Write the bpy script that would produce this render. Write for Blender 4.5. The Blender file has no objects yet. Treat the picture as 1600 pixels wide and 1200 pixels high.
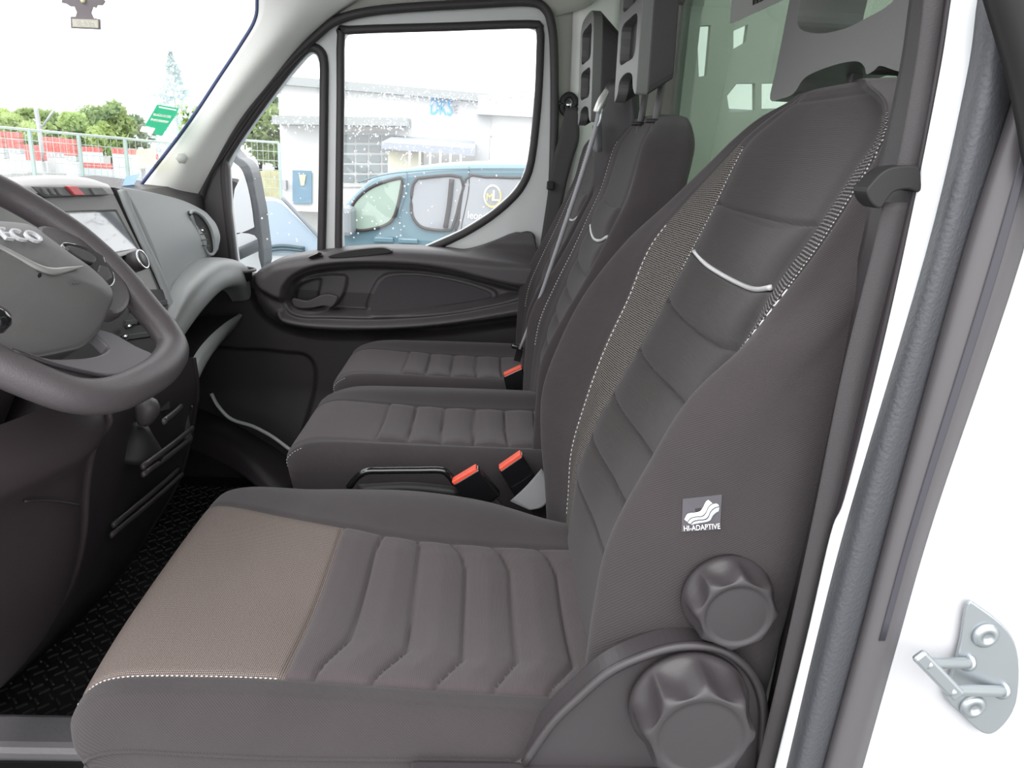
import bpy, bmesh, math, random
import numpy as np
from mathutils import Vector, Matrix
random.seed(7); rng = np.random.RandomState(7)
S = bpy.context.scene
COL = S.collection
# ------------------------------------------------------------------ camera
F = 1180.0; CAM = np.array([0., -0.55, 1.02])
YAW, PITCH, ROLL = math.radians(2.8), math.radians(17), math.radians(3)
FW = np.array([math.sin(YAW)*math.cos(PITCH), math.cos(YAW)*math.cos(PITCH), -math.sin(PITCH)])
_r0 = np.array([math.cos(YAW), -math.sin(YAW), 0]); _u0 = np.cross(_r0, FW)
RT = _r0*math.cos(ROLL)+_u0*math.sin(ROLL); UP = -_r0*math.sin(ROLL)+_u0*math.cos(ROLL)
cd = bpy.data.cameras.new('camera'); cam = bpy.data.objects.new('camera', cd); COL.objects.link(cam)
cd.sensor_width = 36; cd.lens = F*36/1600; cd.clip_start = 0.02; cd.clip_end = 500
cam.matrix_world = Matrix(((RT[0], UP[0], -FW[0], CAM[0]), (RT[1], UP[1], -FW[1], CAM[1]), (RT[2], UP[2], -FW[2], CAM[2]), (0, 0, 0, 1)))
S.camera = cam
# ------------------------------------------------------------------ light: bright overcast sky
w = bpy.data.worlds.new('overcast'); S.world = w; w.use_nodes = True
nt = w.node_tree; bg = nt.nodes['Background']
bg.inputs[0].default_value = (0.97, 0.985, 1.0, 1); bg.inputs[1].default_value = 1.75
sd = bpy.data.lights.new('sun', 'SUN'); sun = bpy.data.objects.new('sun', sd); COL.objects.link(sun)
sd.energy = 1.0; sd.angle = math.radians(60); sd.color = (1, .98, .95)
sun.rotation_euler = (math.radians(38), 0, math.radians(-20))
S.view_settings.view_transform = 'Standard'; S.view_settings.look = 'None'
S.view_settings.exposure = 0.75; S.view_settings.gamma = 1.0; S.view_settings.use_curve_mapping = False

# ------------------------------------------------------------------ points
def U(px, py, ax, val):
    """where the line of sight through a photo pixel meets a plane of the place"""
    d = FW*F + RT*(px-800) + UP*(600-py); i = 'xyz'.index(ax)
    return CAM + d*((val-CAM[i])/d[i])
def UP_(px, py, p0, n):
    d = FW*F + RT*(px-800) + UP*(600-py); p0 = np.array(p0, float); n = np.array(n, float)
    return CAM + d*(((p0-CAM)@n)/(d@n))
def UY(v, *pts): return np.array([U(a, b, 'y', v) for a, b in pts])
def UL(*pts): return np.array([U(a, b, 'y', v) for a, b, v in pts])
def catmull(P, n, closed=False):
    P = np.asarray(P, float); k = len(P)
    if k < 3 and not closed:
        t = np.linspace(0, 1, n+1).reshape((-1,)+(1,)*(P.ndim-1)); return P[0]*(1-t)+P[-1]*t
    out = []
    segs = k if closed else k-1
    for i in range(segs):
        if closed: p0, p1, p2, p3 = P[(i-1) % k], P[i], P[(i+1) % k], P[(i+2) % k]
        else:
            p1, p2 = P[i], P[i+1]
            p0 = P[i-1] if i > 0 else 2*p1-p2
            p3 = P[i+2] if i+2 < k else 2*p2-p1
        for j in range(n):
            t = j/n
            out.append(0.5*((2*p1)+(-p0+p2)*t+(2*p0-5*p1+4*p2-p3)*t*t+(-p0+3*p1-3*p2+p3)*t**3))
    if not closed: out.append(P[-1])
    return np.array(out)
def resample(P, n, closed=False):
    P = np.asarray(P, float)
    Q = np.vstack([P, P[:1]]) if closed else P
    s = np.r_[0, np.cumsum(np.linalg.norm(np.diff(Q, axis=0), axis=1))]
    t = np.linspace(0, s[-1], n, endpoint=not closed)
    return np.stack([np.interp(t, s, Q[:, i]) for i in range(Q.shape[1])], 1)
def poly_dist(X, Yv, poly, closed=False):
    """distance to a polyline in a plane; and signed inside when closed"""
    P = np.asarray(poly, float); d = np.full(X.shape, 1e9); ins = np.zeros(X.shape, bool)
    n = len(P)
    for i in range(n if closed else n-1):
        a = P[i]; b = P[(i+1) % n]; ab = b-a
        t = np.clip(((X-a[0])*ab[0]+(Yv-a[1])*ab[1])/(ab@ab+1e-12), 0, 1)
        d = np.minimum(d, np.hypot(X-a[0]-t*ab[0], Yv-a[1]-t*ab[1]))
        if closed:
            c = ((a[1] > Yv) != (b[1] > Yv)) & (X < (b[0]-a[0])*(Yv-a[1])/(b[1]-a[1]+1e-12)+a[0])
            ins ^= c
    return np.where(ins, -d, d) if closed else d
def sstep(a, b, x):
    t = np.clip((x-a)/(b-a), 0, 1); return t*t*(3-2*t)

# ------------------------------------------------------------------ materials
def mat(name, col, rough=.6, metal=0, spec=.5, noise=None, bump=None, bscale=600, emit=None, vary=0.0, coat=0):
    m = bpy.data.materials.new(name); m.use_nodes = True; N = m.node_tree.nodes; L = m.node_tree.links
    b = N['Principled BSDF']; b.inputs['Base Color'].default_value = (*col, 1)
    b.inputs['Roughness'].default_value = rough; b.inputs['Metallic'].default_value = metal
    b.inputs['Specular IOR Level'].default_value = spec; b.inputs['Coat Weight'].default_value = coat
    if emit: b.inputs['Emission Color'].default_value = (*emit[:3], 1); b.inputs['Emission Strength'].default_value = emit[3]
    tc = N.new('ShaderNodeTexCoord')
    if vary:
        nz = N.new('ShaderNodeTexNoise'); nz.inputs['Scale'].default_value = noise or 12; nz.inputs['Detail'].default_value = 4
        L.new(tc.outputs['Object'], nz.inputs['Vector'])
        mx = N.new('ShaderNodeMix'); mx.data_type = 'RGBA'; L.new(nz.outputs['Fac'], mx.inputs[0])
        mx.inputs[6].default_value = (*[c*(1-vary) for c in col], 1); mx.inputs[7].default_value = (*[min(1, c*(1+vary)) for c in col], 1)
        L.new(mx.outputs[2], b.inputs['Base Color'])
    if bump:
        nz = N.new('ShaderNodeTexNoise'); nz.inputs['Scale'].default_value = bscale; nz.inputs['Detail'].default_value = 2
        L.new(tc.outputs['Object'], nz.inputs['Vector'])
        bp = N.new('ShaderNodeBump'); bp.inputs['Strength'].default_value = bump; bp.inputs['Distance'].default_value = .001
        L.new(nz.outputs['Fac'], bp.inputs['Height']); L.new(bp.outputs['Normal'], b.inputs['Normal'])
    return m
def twill(name, col, scale=420, amp=.22, ang=.8):
    m = mat(name, col, rough=.95, spec=.2); N = m.node_tree.nodes; L = m.node_tree.links; b = N['Principled BSDF']
    b.inputs['Sheen Weight'].default_value = .12; b.inputs['Sheen Roughness'].default_value = .6
    uv = N.new('ShaderNodeUVMap'); mp = N.new('ShaderNodeMapping'); mp.inputs['Rotation'].default_value = (0, 0, ang)
    L.new(uv.outputs[0], mp.inputs[0])
    wv = N.new('ShaderNodeTexWave'); wv.inputs['Scale'].default_value = scale; wv.inputs['Distortion'].default_value = .6
    L.new(mp.outputs[0], wv.inputs['Vector'])
    nz = N.new('ShaderNodeTexNoise'); nz.inputs['Scale'].default_value = 14; nz.inputs['Detail'].default_value = 5; L.new(uv.outputs[0], nz.inputs['Vector'])
    ad = N.new('ShaderNodeMath'); ad.operation = 'MULTIPLY_ADD'; L.new(wv.outputs['Fac'], ad.inputs[0]); ad.inputs[1].default_value = .6
    sc = N.new('ShaderNodeMath'); sc.operation = 'MULTIPLY'; L.new(nz.outputs['Fac'], sc.inputs[0]); sc.inputs[1].default_value = .6
    L.new(sc.outputs[0], ad.inputs[2])
    mx = N.new('ShaderNodeMix'); mx.data_type = 'RGBA'; L.new(ad.outputs[0], mx.inputs[0])
    mx.inputs[6].default_value = (*[c*(1-amp) for c in col], 1); mx.inputs[7].default_value = (*[c*(1+amp) for c in col], 1)
    L.new(mx.outputs[2], b.inputs['Base Color'])
    bp = N.new('ShaderNodeBump'); bp.inputs['Strength'].default_value = .35; bp.inputs['Distance'].default_value = .0008
    L.new(wv.outputs['Fac'], bp.inputs['Height']); L.new(bp.outputs['Normal'], b.inputs['Normal'])
    return m
def dotted(name, base, dot, pitch=.0032, r=.32):
    m = mat(name, base, rough=.9, spec=.25); N = m.node_tree.nodes; L = m.node_tree.links; b = N['Principled BSDF']
    uv = N.new('ShaderNodeUVMap')
    vo = N.new('ShaderNodeTexVoronoi'); vo.inputs['Randomness'].default_value = 0.12; vo.inputs['Scale'].default_value = 1/pitch
    L.new(uv.outputs[0], vo.inputs['Vector'])
    rp = N.new('ShaderNodeMapRange'); rp.inputs[1].default_value = r; rp.inputs[2].default_value = r+.16; rp.inputs[3].default_value = 1; rp.inputs[4].default_value = 0
    L.new(vo.outputs['Distance'], rp.inputs[0])
    mx = N.new('ShaderNodeMix'); mx.data_type = 'RGBA'; L.new(rp.outputs[0], mx.inputs[0])
    mx.inputs[6].default_value = (*base, 1); mx.inputs[7].default_value = (*dot, 1); L.new(mx.outputs[2], b.inputs['Base Color'])
    bp = N.new('ShaderNodeBump'); bp.inputs['Strength'].default_value = .4; bp.inputs['Distance'].default_value = .001
    L.new(rp.outputs[0], bp.inputs['Height']); L.new(bp.outputs['Normal'], b.inputs['Normal'])
    return m
def glass(name, tint=(1, 1, 1), gl=.06, dirt=0):
    m = bpy.data.materials.new(name); m.use_nodes = True; N = m.node_tree.nodes; L = m.node_tree.links; N.clear()
    o = N.new('ShaderNodeOutputMaterial'); t = N.new('ShaderNodeBsdfTransparent'); t.inputs[0].default_value = (*tint, 1)
    g = N.new('ShaderNodeBsdfGlossy'); g.inputs['Roughness'].default_value = .02
    lw = N.new('ShaderNodeLayerWeight'); lw.inputs[0].default_value = .5
    pw = N.new('ShaderNodeMath'); pw.operation = 'POWER'; L.new(lw.outputs['Facing'], pw.inputs[0]); pw.inputs[1].default_value = 5
    fr = N.new('ShaderNodeMath'); fr.operation = 'MULTIPLY_ADD'; L.new(pw.outputs[0], fr.inputs[0]); fr.inputs[1].default_value = .6; fr.inputs[2].default_value = gl*.5
    x = N.new('ShaderNodeMixShader'); L.new(fr.outputs[0], x.inputs[0]); L.new(t.outputs[0], x.inputs[1]); L.new(g.outputs[0], x.inputs[2])
    out = x
    if dirt:
        df = N.new('ShaderNodeBsdfTranslucent'); df.inputs[0].default_value = (.9, .93, .96, 1)
        y = N.new('ShaderNodeMixShader'); y.inputs[0].default_value = dirt; L.new(x.outputs[0], y.inputs[1]); L.new(df.outputs[0], y.inputs[2]); out = y
    L.new(out.outputs[0], o.inputs[0]); return m
FAB = twill('dark twill fabric', (.041, .0345, .0365), scale=150, amp=.26, ang=-.75)
FAB2 = twill('seat centre fabric', (.034, .0285, .0292), scale=150, amp=.16, ang=1.57)
FABC = twill('cushion fabric with painted top light', (.068, .0555, .0585), scale=160, amp=.12, ang=1.57)  # centre fabric again, paler colour standing in for top light on the cushions
INS = dotted('light grey woven mesh', (.085, .069, .064), (.25, .205, .185), pitch=.0021, r=.30)
MESHF = dotted('speckled mesh fabric', (.020, .018, .018), (.24, .22, .205), pitch=.0030, r=.26)
MESHN = dotted('speckled mesh fabric coarse', (.032, .029, .030), (.42, .40, .39), pitch=.0036, r=.16)
PIP = mat('silver reflective piping', (.55, .54, .55), rough=.35)
STI = mat('pale grey thread', (.62, .60, .60), rough=.8)
PL = mat('charcoal grained plastic', (.075, .068, .072), rough=.48, bump=.25, bscale=900)
PLS = mat('charcoal seat plastic', (.042, .037, .040), rough=.42, bump=.15, bscale=900)
PLM = mat('mid grey grained plastic', (.125, .125, .122), rough=.45, bump=.2, bscale=900)
PLD = mat('dark console plastic', (.026, .021, .024), rough=.5, bump=.2, bscale=700)
BLK = mat('black rubber', (.013, .012, .013), rough=.6)
SEAL = mat('dark weather seal rubber', (.045, .040, .042), rough=.55, bump=.2, bscale=500)
WHT = mat('white painted metal', (.72, .73, .75), rough=.28, coat=.3)
WHT2 = mat('white painted door frame', (.66, .67, .67), rough=.35, coat=.2)
TRIM = mat('pale grey pillar trim', (.80, .80, .77), rough=.6, bump=.15, bscale=700)
HEAD = mat('beige grey headliner', (.42, .41, .38), rough=.9, bump=.2, bscale=400)
STEEL = mat('zinc plated steel', (.42, .45, .47), rough=.38, metal=.8)
CHR = mat('chrome', (.85, .86, .88), rough=.12, metal=1)
GLB = mat('glossy black', (.008, .008, .009), rough=.12, coat=.6)
RED = mat('orange red button', (.85, .10, .05), rough=.4)
WEB = mat('grey belt webbing', (.20, .20, .21), rough=.75, bump=.3, bscale=1200)
WEBD = mat('charcoal belt webbing', (.050, .046, .048), rough=.7, bump=.4, bscale=900)
GLS = glass('clear glass')
def thin(name, col, f=.6, clear=0.0):
    m = mat(name, col, .6); N = m.node_tree.nodes; L = m.node_tree.links; o = N['Material Output']; b = N['Principled BSDF']
    t = N.new('ShaderNodeBsdfTranslucent'); t.inputs[0].default_value = (*col, 1); x = N.new('ShaderNodeMixShader'); x.inputs[0].default_value = f
    L.new(b.outputs[0], x.inputs[1]); L.new(t.outputs[0], x.inputs[2]); out = x
    if clear:
        c = N.new('ShaderNodeBsdfTransparent'); y = N.new('ShaderNodeMixShader'); y.inputs[0].default_value = clear; L.new(x.outputs[0], y.inputs[1]); L.new(c.outputs[0], y.inputs[2]); out = y
    L.new(out.outputs[0], o.inputs[0]); return m

# ------------------------------------------------------------------ object helpers
def obj(name, V, Fc, m=None, parent=None, smooth=True, uv=None, mi=None):
    me = bpy.data.meshes.new(name); me.from_pydata([tuple(map(float, v)) for v in V], [], [tuple(map(int, f)) for f in Fc])
    for x in (m if isinstance(m, (list, tuple)) else [m]):
        if x: me.materials.append(x)
    if mi is not None: me.polygons.foreach_set('material_index', np.asarray(mi, np.int32))
    if smooth: me.polygons.foreach_set('use_smooth', [True]*len(me.polygons))
    if uv is not None:
        l = me.uv_layers.new(name='UVMap'); vi = np.zeros(len(me.loops), np.int32); me.loops.foreach_get('vertex_index', vi)
        l.data.foreach_set('uv', np.asarray(uv, np.float32)[vi].ravel())
    me.update()
    o = bpy.data.objects.new(name, me); COL.objects.link(o)
    if parent is not None: adopt(o, parent)
    return o
def adopt(o, p):
    o.parent = p
    if p.type == 'EMPTY': o.matrix_parent_inverse = Matrix.Translation(p.location).inverted()
def thing(name, label, cat, loc=(0, 0, 0), group=None, kind=None):
    o = bpy.data.objects.new(name, None); COL.objects.link(o); o.location = tuple(map(float, loc)); o.empty_display_size = .05
    return tag(o, label, cat, group, kind)
def tag(o, label=None, cat=None, group=None, kind=None):
    if label: o['label'] = label
    if cat: o['category'] = cat
    if group: o['group'] = group
    if kind: o['kind'] = kind
    return o
def struct(o, label=None, cat=None): 
    o['kind'] = 'structure'
    if label: o['label'] = label
    if cat: o['category'] = cat
    return o
def mod_bevel(o, w=.003, seg=2, ang=35):
    b = o.modifiers.new('bevel', 'BEVEL'); b.width = w; b.segments = seg; b.limit_method = 'ANGLE'; b.angle_limit = math.radians(ang); b.harden_normals = False
    n = o.modifiers.new('wn', 'WEIGHTED_NORMAL'); n.keep_sharp = True
    return o
def solid(o, t, off=-1):
    s = o.modifiers.new('solid', 'SOLIDIFY'); s.thickness = t; s.offset = off; return o
def sharp(o, ang=40):
    me = o.data; 
    try: me.set_sharp_from_angle(angle=math.radians(ang))
    except Exception: pass
    return o
def grid(name, P, m, parent=None, closed_u=False, closed_v=False, mi=None, uv=True, cap=False, smooth=True, uvP=None):
    """P[r][c] grid of points"""
    P = np.asarray(P, float); R, C = P.shape[:2]; V = P.reshape(-1, 3); Fc = []; M = []
    for r in range(R if closed_v else R-1):
        for c in range(C if closed_u else C-1):
            r2, c2 = (r+1) % R, (c+1) % C
            Fc.append((r*C+c, r*C+c2, r2*C+c2, r2*C+c)); M.append(mi(r, c) if mi else 0)
    if cap:
        Fc.append(tuple(range(C-1, -1, -1))); M.append(0); Fc.append(tuple((R-1)*C+c for c in range(C))); M.append(0)
    uvs = None
    if uv:
        P = P if uvP is None else uvP
        du = np.concatenate([np.zeros((R, 1)), np.cumsum(np.linalg.norm(np.diff(P, axis=1), axis=2), axis=1)], 1); du -= du[:, C//2:C//2+1]
        dv = np.concatenate([np.zeros((1, C)), np.cumsum(np.linalg.norm(np.diff(P, axis=0), axis=2), axis=0)], 0); dv -= dv[R//2:R//2+1]
        uvs = np.stack([du, dv], -1).reshape(-1, 2)
    return obj(name, V, Fc, m, parent, smooth, uvs, M)
def loft(name, curves, m, parent=None, n=24, thick=None, k=6, off=-1, sm=True):
    cs = [resample(catmull(c, 8) if sm else c, n) for c in curves]
    P = catmull(np.array(cs), k) if len(cs) > 2 else np.array(cs)
    o = grid(name, P, m, parent)
    if thick: solid(o, thick, off)
    return o
def tube(name, pts, r, m, parent=None, closed=False, seg=12, sm=6, flat=1.0, upv=(0, 0, 1), cap=True, rs=None):
    P = catmull(pts, sm, closed) if sm else np.asarray(pts, float)
    n = len(P); T = np.roll(P, -1, 0)-np.roll(P, 1, 0)
    if not closed: T[0] = P[1]-P[0]; T[-1] = P[-1]-P[-2]
    T /= np.linalg.norm(T, axis=1)[:, None]+1e-12
    G = np.zeros((n, seg, 3)); upv = np.array(upv, float)
    rr = np.full(n, r) if rs is None else np.interp(np.linspace(0, 1, n), np.linspace(0, 1, len(rs)), rs)
    for i in range(n):
        a = np.cross(T[i], upv); 
        if np.linalg.norm(a) < 1e-4: a = np.cross(T[i], (1, 0, .1))
        a /= np.linalg.norm(a); b = np.cross(a, T[i])
        for j in range(seg):
            t = 2*math.pi*j/seg; G[i, j] = P[i]+rr[i]*(a*math.cos(t)+b*flat*math.sin(t))
    return grid(name, G, m, parent, closed_u=True, closed_v=closed, cap=cap and not closed)
def prism(name, outer, dvec, m, parent=None, holes=(), bevel=None, smooth=False):
    """flat polygon (3-D points, with holes) given a thickness along dvec"""
    bm = bmesh.new(); dv = Vector(dvec)
    es = []
    for lp in [outer]+list(holes):
        vs = [bm.verts.new(tuple(map(float, p))) for p in lp]
        es += [bm.edges.new((vs[i], vs[(i+1) % len(vs)])) for i in range(len(vs))]
    if holes: bmesh.ops.triangle_fill(bm, edges=es, use_beauty=True)
    else: bm.faces.new([e.verts[0] for e in es] if False else bm.verts[:])
    f = bm.faces[:]
    ret = bmesh.ops.extrude_face_region(bm, geom=f)
    bmesh.ops.translate(bm, vec=dv, verts=[v for v in ret['geom'] if isinstance(v, bmesh.types.BMVert)])
    bmesh.ops.recalc_face_normals(bm, faces=bm.faces[:])
    me = bpy.data.meshes.new(name); bm.to_mesh(me); bm.free()
    if m: me.materials.append(m)
    o = bpy.data.objects.new(name, me); COL.objects.link(o)
    if parent is not None: adopt(o, parent)
    if bevel: mod_bevel(o, bevel)
    return o
def box(name, lo, hi, m, parent=None, bevel=.003, rot=None, piv=None):
    lo, hi = np.array(lo, float), np.array(hi, float)
    V = np.array([[lo[0] if i & 1 == 0 else hi[0], lo[1] if i & 2 == 0 else hi[1], lo[2] if i & 4 == 0 else hi[2]] for i in range(8)])
    if rot is not None:
        c = (lo+hi)/2 if piv is None else np.array(piv); V = (V-c)@np.array(rot.to_3x3()).T+c
    Fc = [(0, 2, 3, 1), (4, 5, 7, 6), (0, 1, 5, 4), (2, 6, 7, 3), (0, 4, 6, 2), (1, 3, 7, 5)]
    o = obj(name, V, Fc, m, parent, smooth=False)
    if bevel: mod_bevel(o, bevel)
    return o
def obox(name, c, ax, half, m, parent=None, bevel=.003):
    """box with its own three axes"""
    c = np.array(c, float); A = [np.array(a, float)/np.linalg.norm(a) for a in ax]
    V = [c+A[0]*half[0]*sx+A[1]*half[1]*sy+A[2]*half[2]*sz for sz in (-1, 1) for sy in (-1, 1) for sx in (-1, 1)]
    o = obj(name, V, [(0, 2, 3, 1), (4, 5, 7, 6), (0, 1, 5, 4), (2, 6, 7, 3), (0, 4, 6, 2), (1, 3, 7, 5)], m, parent, smooth=False)
    bm = bmesh.new(); bm.from_mesh(o.data); bmesh.ops.recalc_face_normals(bm, faces=bm.faces[:]); bm.to_mesh(o.data); bm.free()
    if bevel: mod_bevel(o, bevel)
    return o
def lathe(name, prof, o0, axis, m, parent=None, seg=40, lobes=None, capf=True):
    """profile (r, h) turned about an axis; lobes=(n, amount)"""
    a = np.array(axis, float); a /= np.linalg.norm(a); b = np.cross(a, (0, 0, 1) if abs(a[2]) < .9 else (1, 0, 0)); b /= np.linalg.norm(b); c = np.cross(a, b)
    G = np.zeros((len(prof), seg, 3))
    for i, pr in enumerate(prof):
        r, h = pr[0], pr[1]; am = pr[2] if len(pr) > 2 else 0
        for j in range(seg):
            t = 2*math.pi*j/seg; rr = r
            if am and lobes:
                q = math.sqrt(math.sin(lobes*t/2)**2+.03); rr = r*(1-am*q)
            G[i, j] = np.array(o0)+a*h+rr*(b*math.cos(t)+c*math.sin(t))
    return grid(name, G, m, parent, closed_u=True, cap=capf)
def join(name, objs, parent=None):
    """merge the meshes of several pieces into the first"""
    V = []; Fc = []; M = []; mats = []; sm = []
    for o in objs:
        k = len(V); V += [tuple(v.co) for v in o.data.vertices]
        for p in o.data.polygons:
            Fc.append(tuple(k+i for i in p.vertices)); sm.append(p.use_smooth)
            mm = o.data.materials[p.material_index] if len(o.data.materials) else None
            if mm not in mats: mats.append(mm)
            M.append(mats.index(mm))
        bpy.data.objects.remove(o)
    o = obj(name, V, Fc, mats, parent, True, None, M)
    o.data.polygons.foreach_set('use_smooth', sm); return o
def text(name, s, size, org, xd, yd, m, parent=None, depth=.0008, width=None, align='LEFT'):
    cu = bpy.data.curves.new(name, 'FONT'); cu.body = s; cu.size = size; cu.extrude = depth; cu.align_x = align; cu.resolution_u = 3
    o = bpy.data.objects.new(name, cu); COL.objects.link(o)
    bpy.context.view_layer.update()
    me = bpy.data.meshes.new_from_object(o); bpy.data.objects.remove(o)
    x = np.array(xd, float); x /= np.linalg.norm(x); y = np.array(yd, float); y -= x*(x@y); y /= np.linalg.norm(y); z = np.cross(x, y)
    V = np.array([v.co for v in me.vertices])
    if width: V[:, 0] *= width/(V[:, 0].max()-V[:, 0].min())
    W = np.array(org)+V[:, :1]*x+V[:, 1:2]*y+V[:, 2:3]*z
    return obj(name, W, [p.vertices[:] for p in me.polygons], m, parent, False)
def stitches(name, path, parent, on=.0045, gap=.003, r=.0007, m=STI):
    P = np.asarray(path); s = np.r_[0, np.cumsum(np.linalg.norm(np.diff(P, axis=0), axis=1))]
    parts = []; t = 0; V = []; Fc = []
    f = lambda q: np.array([np.interp(q, s, P[:, i]) for i in range(3)])
    while t+on < s[-1]:
        a, b = f(t), f(t+on); d = b-a; d /= np.linalg.norm(d)+1e-9; u = np.cross(d, (0, 0, 1)); u /= np.linalg.norm(u)+1e-9; v = np.cross(u, d); k = len(V)
        for q, rr in ((a, r*.5), (a+d*r, r), (b-d*r, r), (b, r*.5)):
            for j in range(6): V.append(q+rr*(u*math.cos(j*math.pi/3)+v*math.sin(j*math.pi/3)))
        for i in range(3):
            for j in range(6): Fc.append((k+i*6+j, k+i*6+(j+1) % 6, k+i*6+6+(j+1) % 6, k+i*6+6+j))
        Fc.append(tuple(k+j for j in range(5, -1, -1))); Fc.append(tuple(k+18+j for j in range(6)))
        t += on+gap
    return obj(name, V, Fc, m, parent)

#@@SEATS
# ------------------------------------------------------------------ seats
def normals(P):
    du = np.gradient(P, axis=1); dv = np.gradient(P, axis=0); n = np.cross(du, dv); n /= np.linalg.norm(n, axis=2)[..., None]+1e-12; return n
def backrest(parent, rows, yc, hw, cols, quilts, seamz, label=None, m_=16, n_=34, strips=True, near=True, yb=.085):
    """rows: z levels. cols: dict of column name -> (x list, y list) per level. Closed loops, near side first."""
    zs = np.array(rows); order = ['NB', 'NS', 'NR', 'NT', 'NI', 'C', 'FI', 'FT', 'FR', 'FS', 'FB', 'BM']
    K = len(order); G = np.zeros((len(zs), K, 3))
    for j, k in enumerate(order):
        G[:, j, 0] = cols[k][0]; G[:, j, 1] = cols[k][1]; G[:, j, 2] = zs
    # closing the top
    top = G[-1].copy(); cen = top.mean(0)
    for f, dz in ((.86, .006), (.55, .010), (.05, .012)):
        r = cen+(top-cen)*f; r[:, 2] = top[:, 2]+dz; G = np.concatenate([G, r[None]], 0)
    A = catmull(G, n_)                                   # rows refined
    A = np.swapaxes(catmull(np.swapaxes(A, 0, 1), m_, True), 0, 1)  # columns refined, closed
    C = A.shape[1]; cidx = np.arange(C)/m_              # column coordinate
    A0 = A.copy(); nrm = normals(A)
    if nrm[A.shape[0]//2, int(5*m_), 0] > 0: nrm = -nrm
    z = A[..., 2]; y = A[..., 1]; u = cidx[None, :]+0*z
    disp = np.zeros_like(z)
    # pillows in the centre panel between columns NI(4) and FI(6)
    uc = np.clip((u-4)/2, 0, 1); inside = ((u > 4) & (u < 6)).astype(float)
    edge = np.minimum(1, np.sin(np.pi*uc)*2.2)**.6*inside
    sag = lambda q: q-.022*(1-(2*uc-1)**2)*1.0+.012
    qs = sorted(quilts)
    puff = np.zeros_like(z)
    lim = qs+[qs[-1]+.067]
    for a in range(len(lim)):
        g = sag(lim[a]); 
        disp -= inside*.0055*np.exp(-((z-g)/.0026)**2)*(1 if a < len(qs) else 0)
        if a+1 < len(lim):
            g2 = sag(lim[a+1]); t = np.clip((z-g)/(g2-g), 0, 1); puff = np.maximum(puff, np.sin(np.pi*t)**.6*(t > 0)*(t < 1))
    disp += .008*puff*edge
    for sc in (4, 6): disp -= .0035*np.exp(-((u-sc)*3.2/.12)**2*.12)*(z < seamz+.2)*((u > 3) & (u < 7))
    for sc in (3, 7): disp -= .002*np.exp(-((u-sc)/.06)**2)
    disp -= inside*.005*np.exp(-((z-(seamz-.01*(1-(2*uc-1)**2)))/.0022)**2)
    disp -= .003*np.exp(-((z-(zs[-1]-.003))/.0025)**2)*((u > 3.95) & (u < 6.4))
    live = sstep(zs[-1]+.012, zs[-1]-.02, z)
    A = A+nrm*(disp*live)[..., None]
    R = A.shape[0]; zr = z[:, int(5*m_)]
    def mi(r, c):
        uu = (c+.5)/m_; zz = zr[r]
        if 4 < uu < 6: return 1
        if strips and (3 < uu < 4) and zz < 1.07: return 3 if zz > .62 else 2
        if strips and (6 < uu < 7) and zz < 1.045: return 2
        return 0
    o = grid('backrest', A, [FAB, FAB2, MESHF, MESHN], parent, closed_u=True, mi=mi, cap=True, uvP=A0)
    return o, A, nrm, u, z
def lerpz(zs, pts): return np.interp(zs, [p[0] for p in pts], [p[1] for p in pts])
def cushion(parent, X, colsY, colsZ, frontx, quilts, insert_rows, m_=30, n_=30, name='seat_cushion', zb=.36, mats=None, light=True):
    """open sheet over near side, top and far side; rows run from the front lip to the back"""
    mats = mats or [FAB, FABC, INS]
    R = len(X); K = len(frontx); G = np.zeros((R, K, 3))
    for r in range(R):
        for k in range(K):
            x = X[r]; 
            G[r, k] = (x if r >= 4 else frontx[k]+[.045, .004, .010, .045][r], colsY[r][k], colsZ[r][k])
    A = catmull(G, n_); A = np.swapaxes(catmull(np.swapaxes(A, 0, 1), m_), 0, 1)
    A0 = A.copy(); nrm = normals(A)
    if nrm[A.shape[0]//2, A.shape[1]//2, 2] < 0: nrm = -nrm
    u = (np.arange(A.shape[1])/m_)[None, :]+0*A[..., 0]; v = (np.arange(A.shape[0])/n_)[:, None]+0*A[..., 0]
    disp = np.zeros_like(u); x, y = A[..., 0], A[..., 1]
    ins = (u > 3) & (u < 5) & (v > 5)
    if len(quilts):
        D = np.full(u.shape, 1e9)
        for q in quilts: D = np.minimum(D, poly_dist(x, y, q))
        seamd = np.minimum(np.abs(u-3), np.abs(u-5))
        disp += np.where(ins, .0085*np.clip(D/.030, 0, 1)**.55*np.clip(seamd*4, 0, 1)**.5-.0045*np.exp(-(D/.0022)**2), 0)
    for sc in (3, 5): disp -= .0032*np.exp(-((u-sc)/.035)**2)*(v > 1.5)
    disp -= np.where((u > 3) & (u < 5), .004*np.exp(-((v-5)/.045)**2), 0)
    A = A+nrm*disp[..., None]
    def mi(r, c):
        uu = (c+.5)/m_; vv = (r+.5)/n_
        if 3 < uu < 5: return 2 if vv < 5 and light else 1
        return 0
    o = grid(name, A, mats, parent, mi=mi, uvP=A0)
    # underside
    b = np.concatenate([A[0], A[1:, -1], A[-1, ::-1][1:], A[::-1, 0][1:-1]])
    bv = b.copy(); bv[:, 2] = zb
    k = len(b); V = np.concatenate([b, bv]); Fc = [(i, (i+1) % k, k+(i+1) % k, k+i) for i in range(k)]+[tuple(range(2*k-1, k-1, -1))]
    return o, A, nrm, (V, Fc)
def sheet_path(A, c=None, r=None, lift=.001, nrm=None, r0=0, r1=None, c0=0, c1=None):
    P = A[r0:r1, c] if c is not None else A[r, c0:c1]; N = nrm[r0:r1, c] if c is not None else nrm[r, c0:c1]
    return P+N*lift

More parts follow.
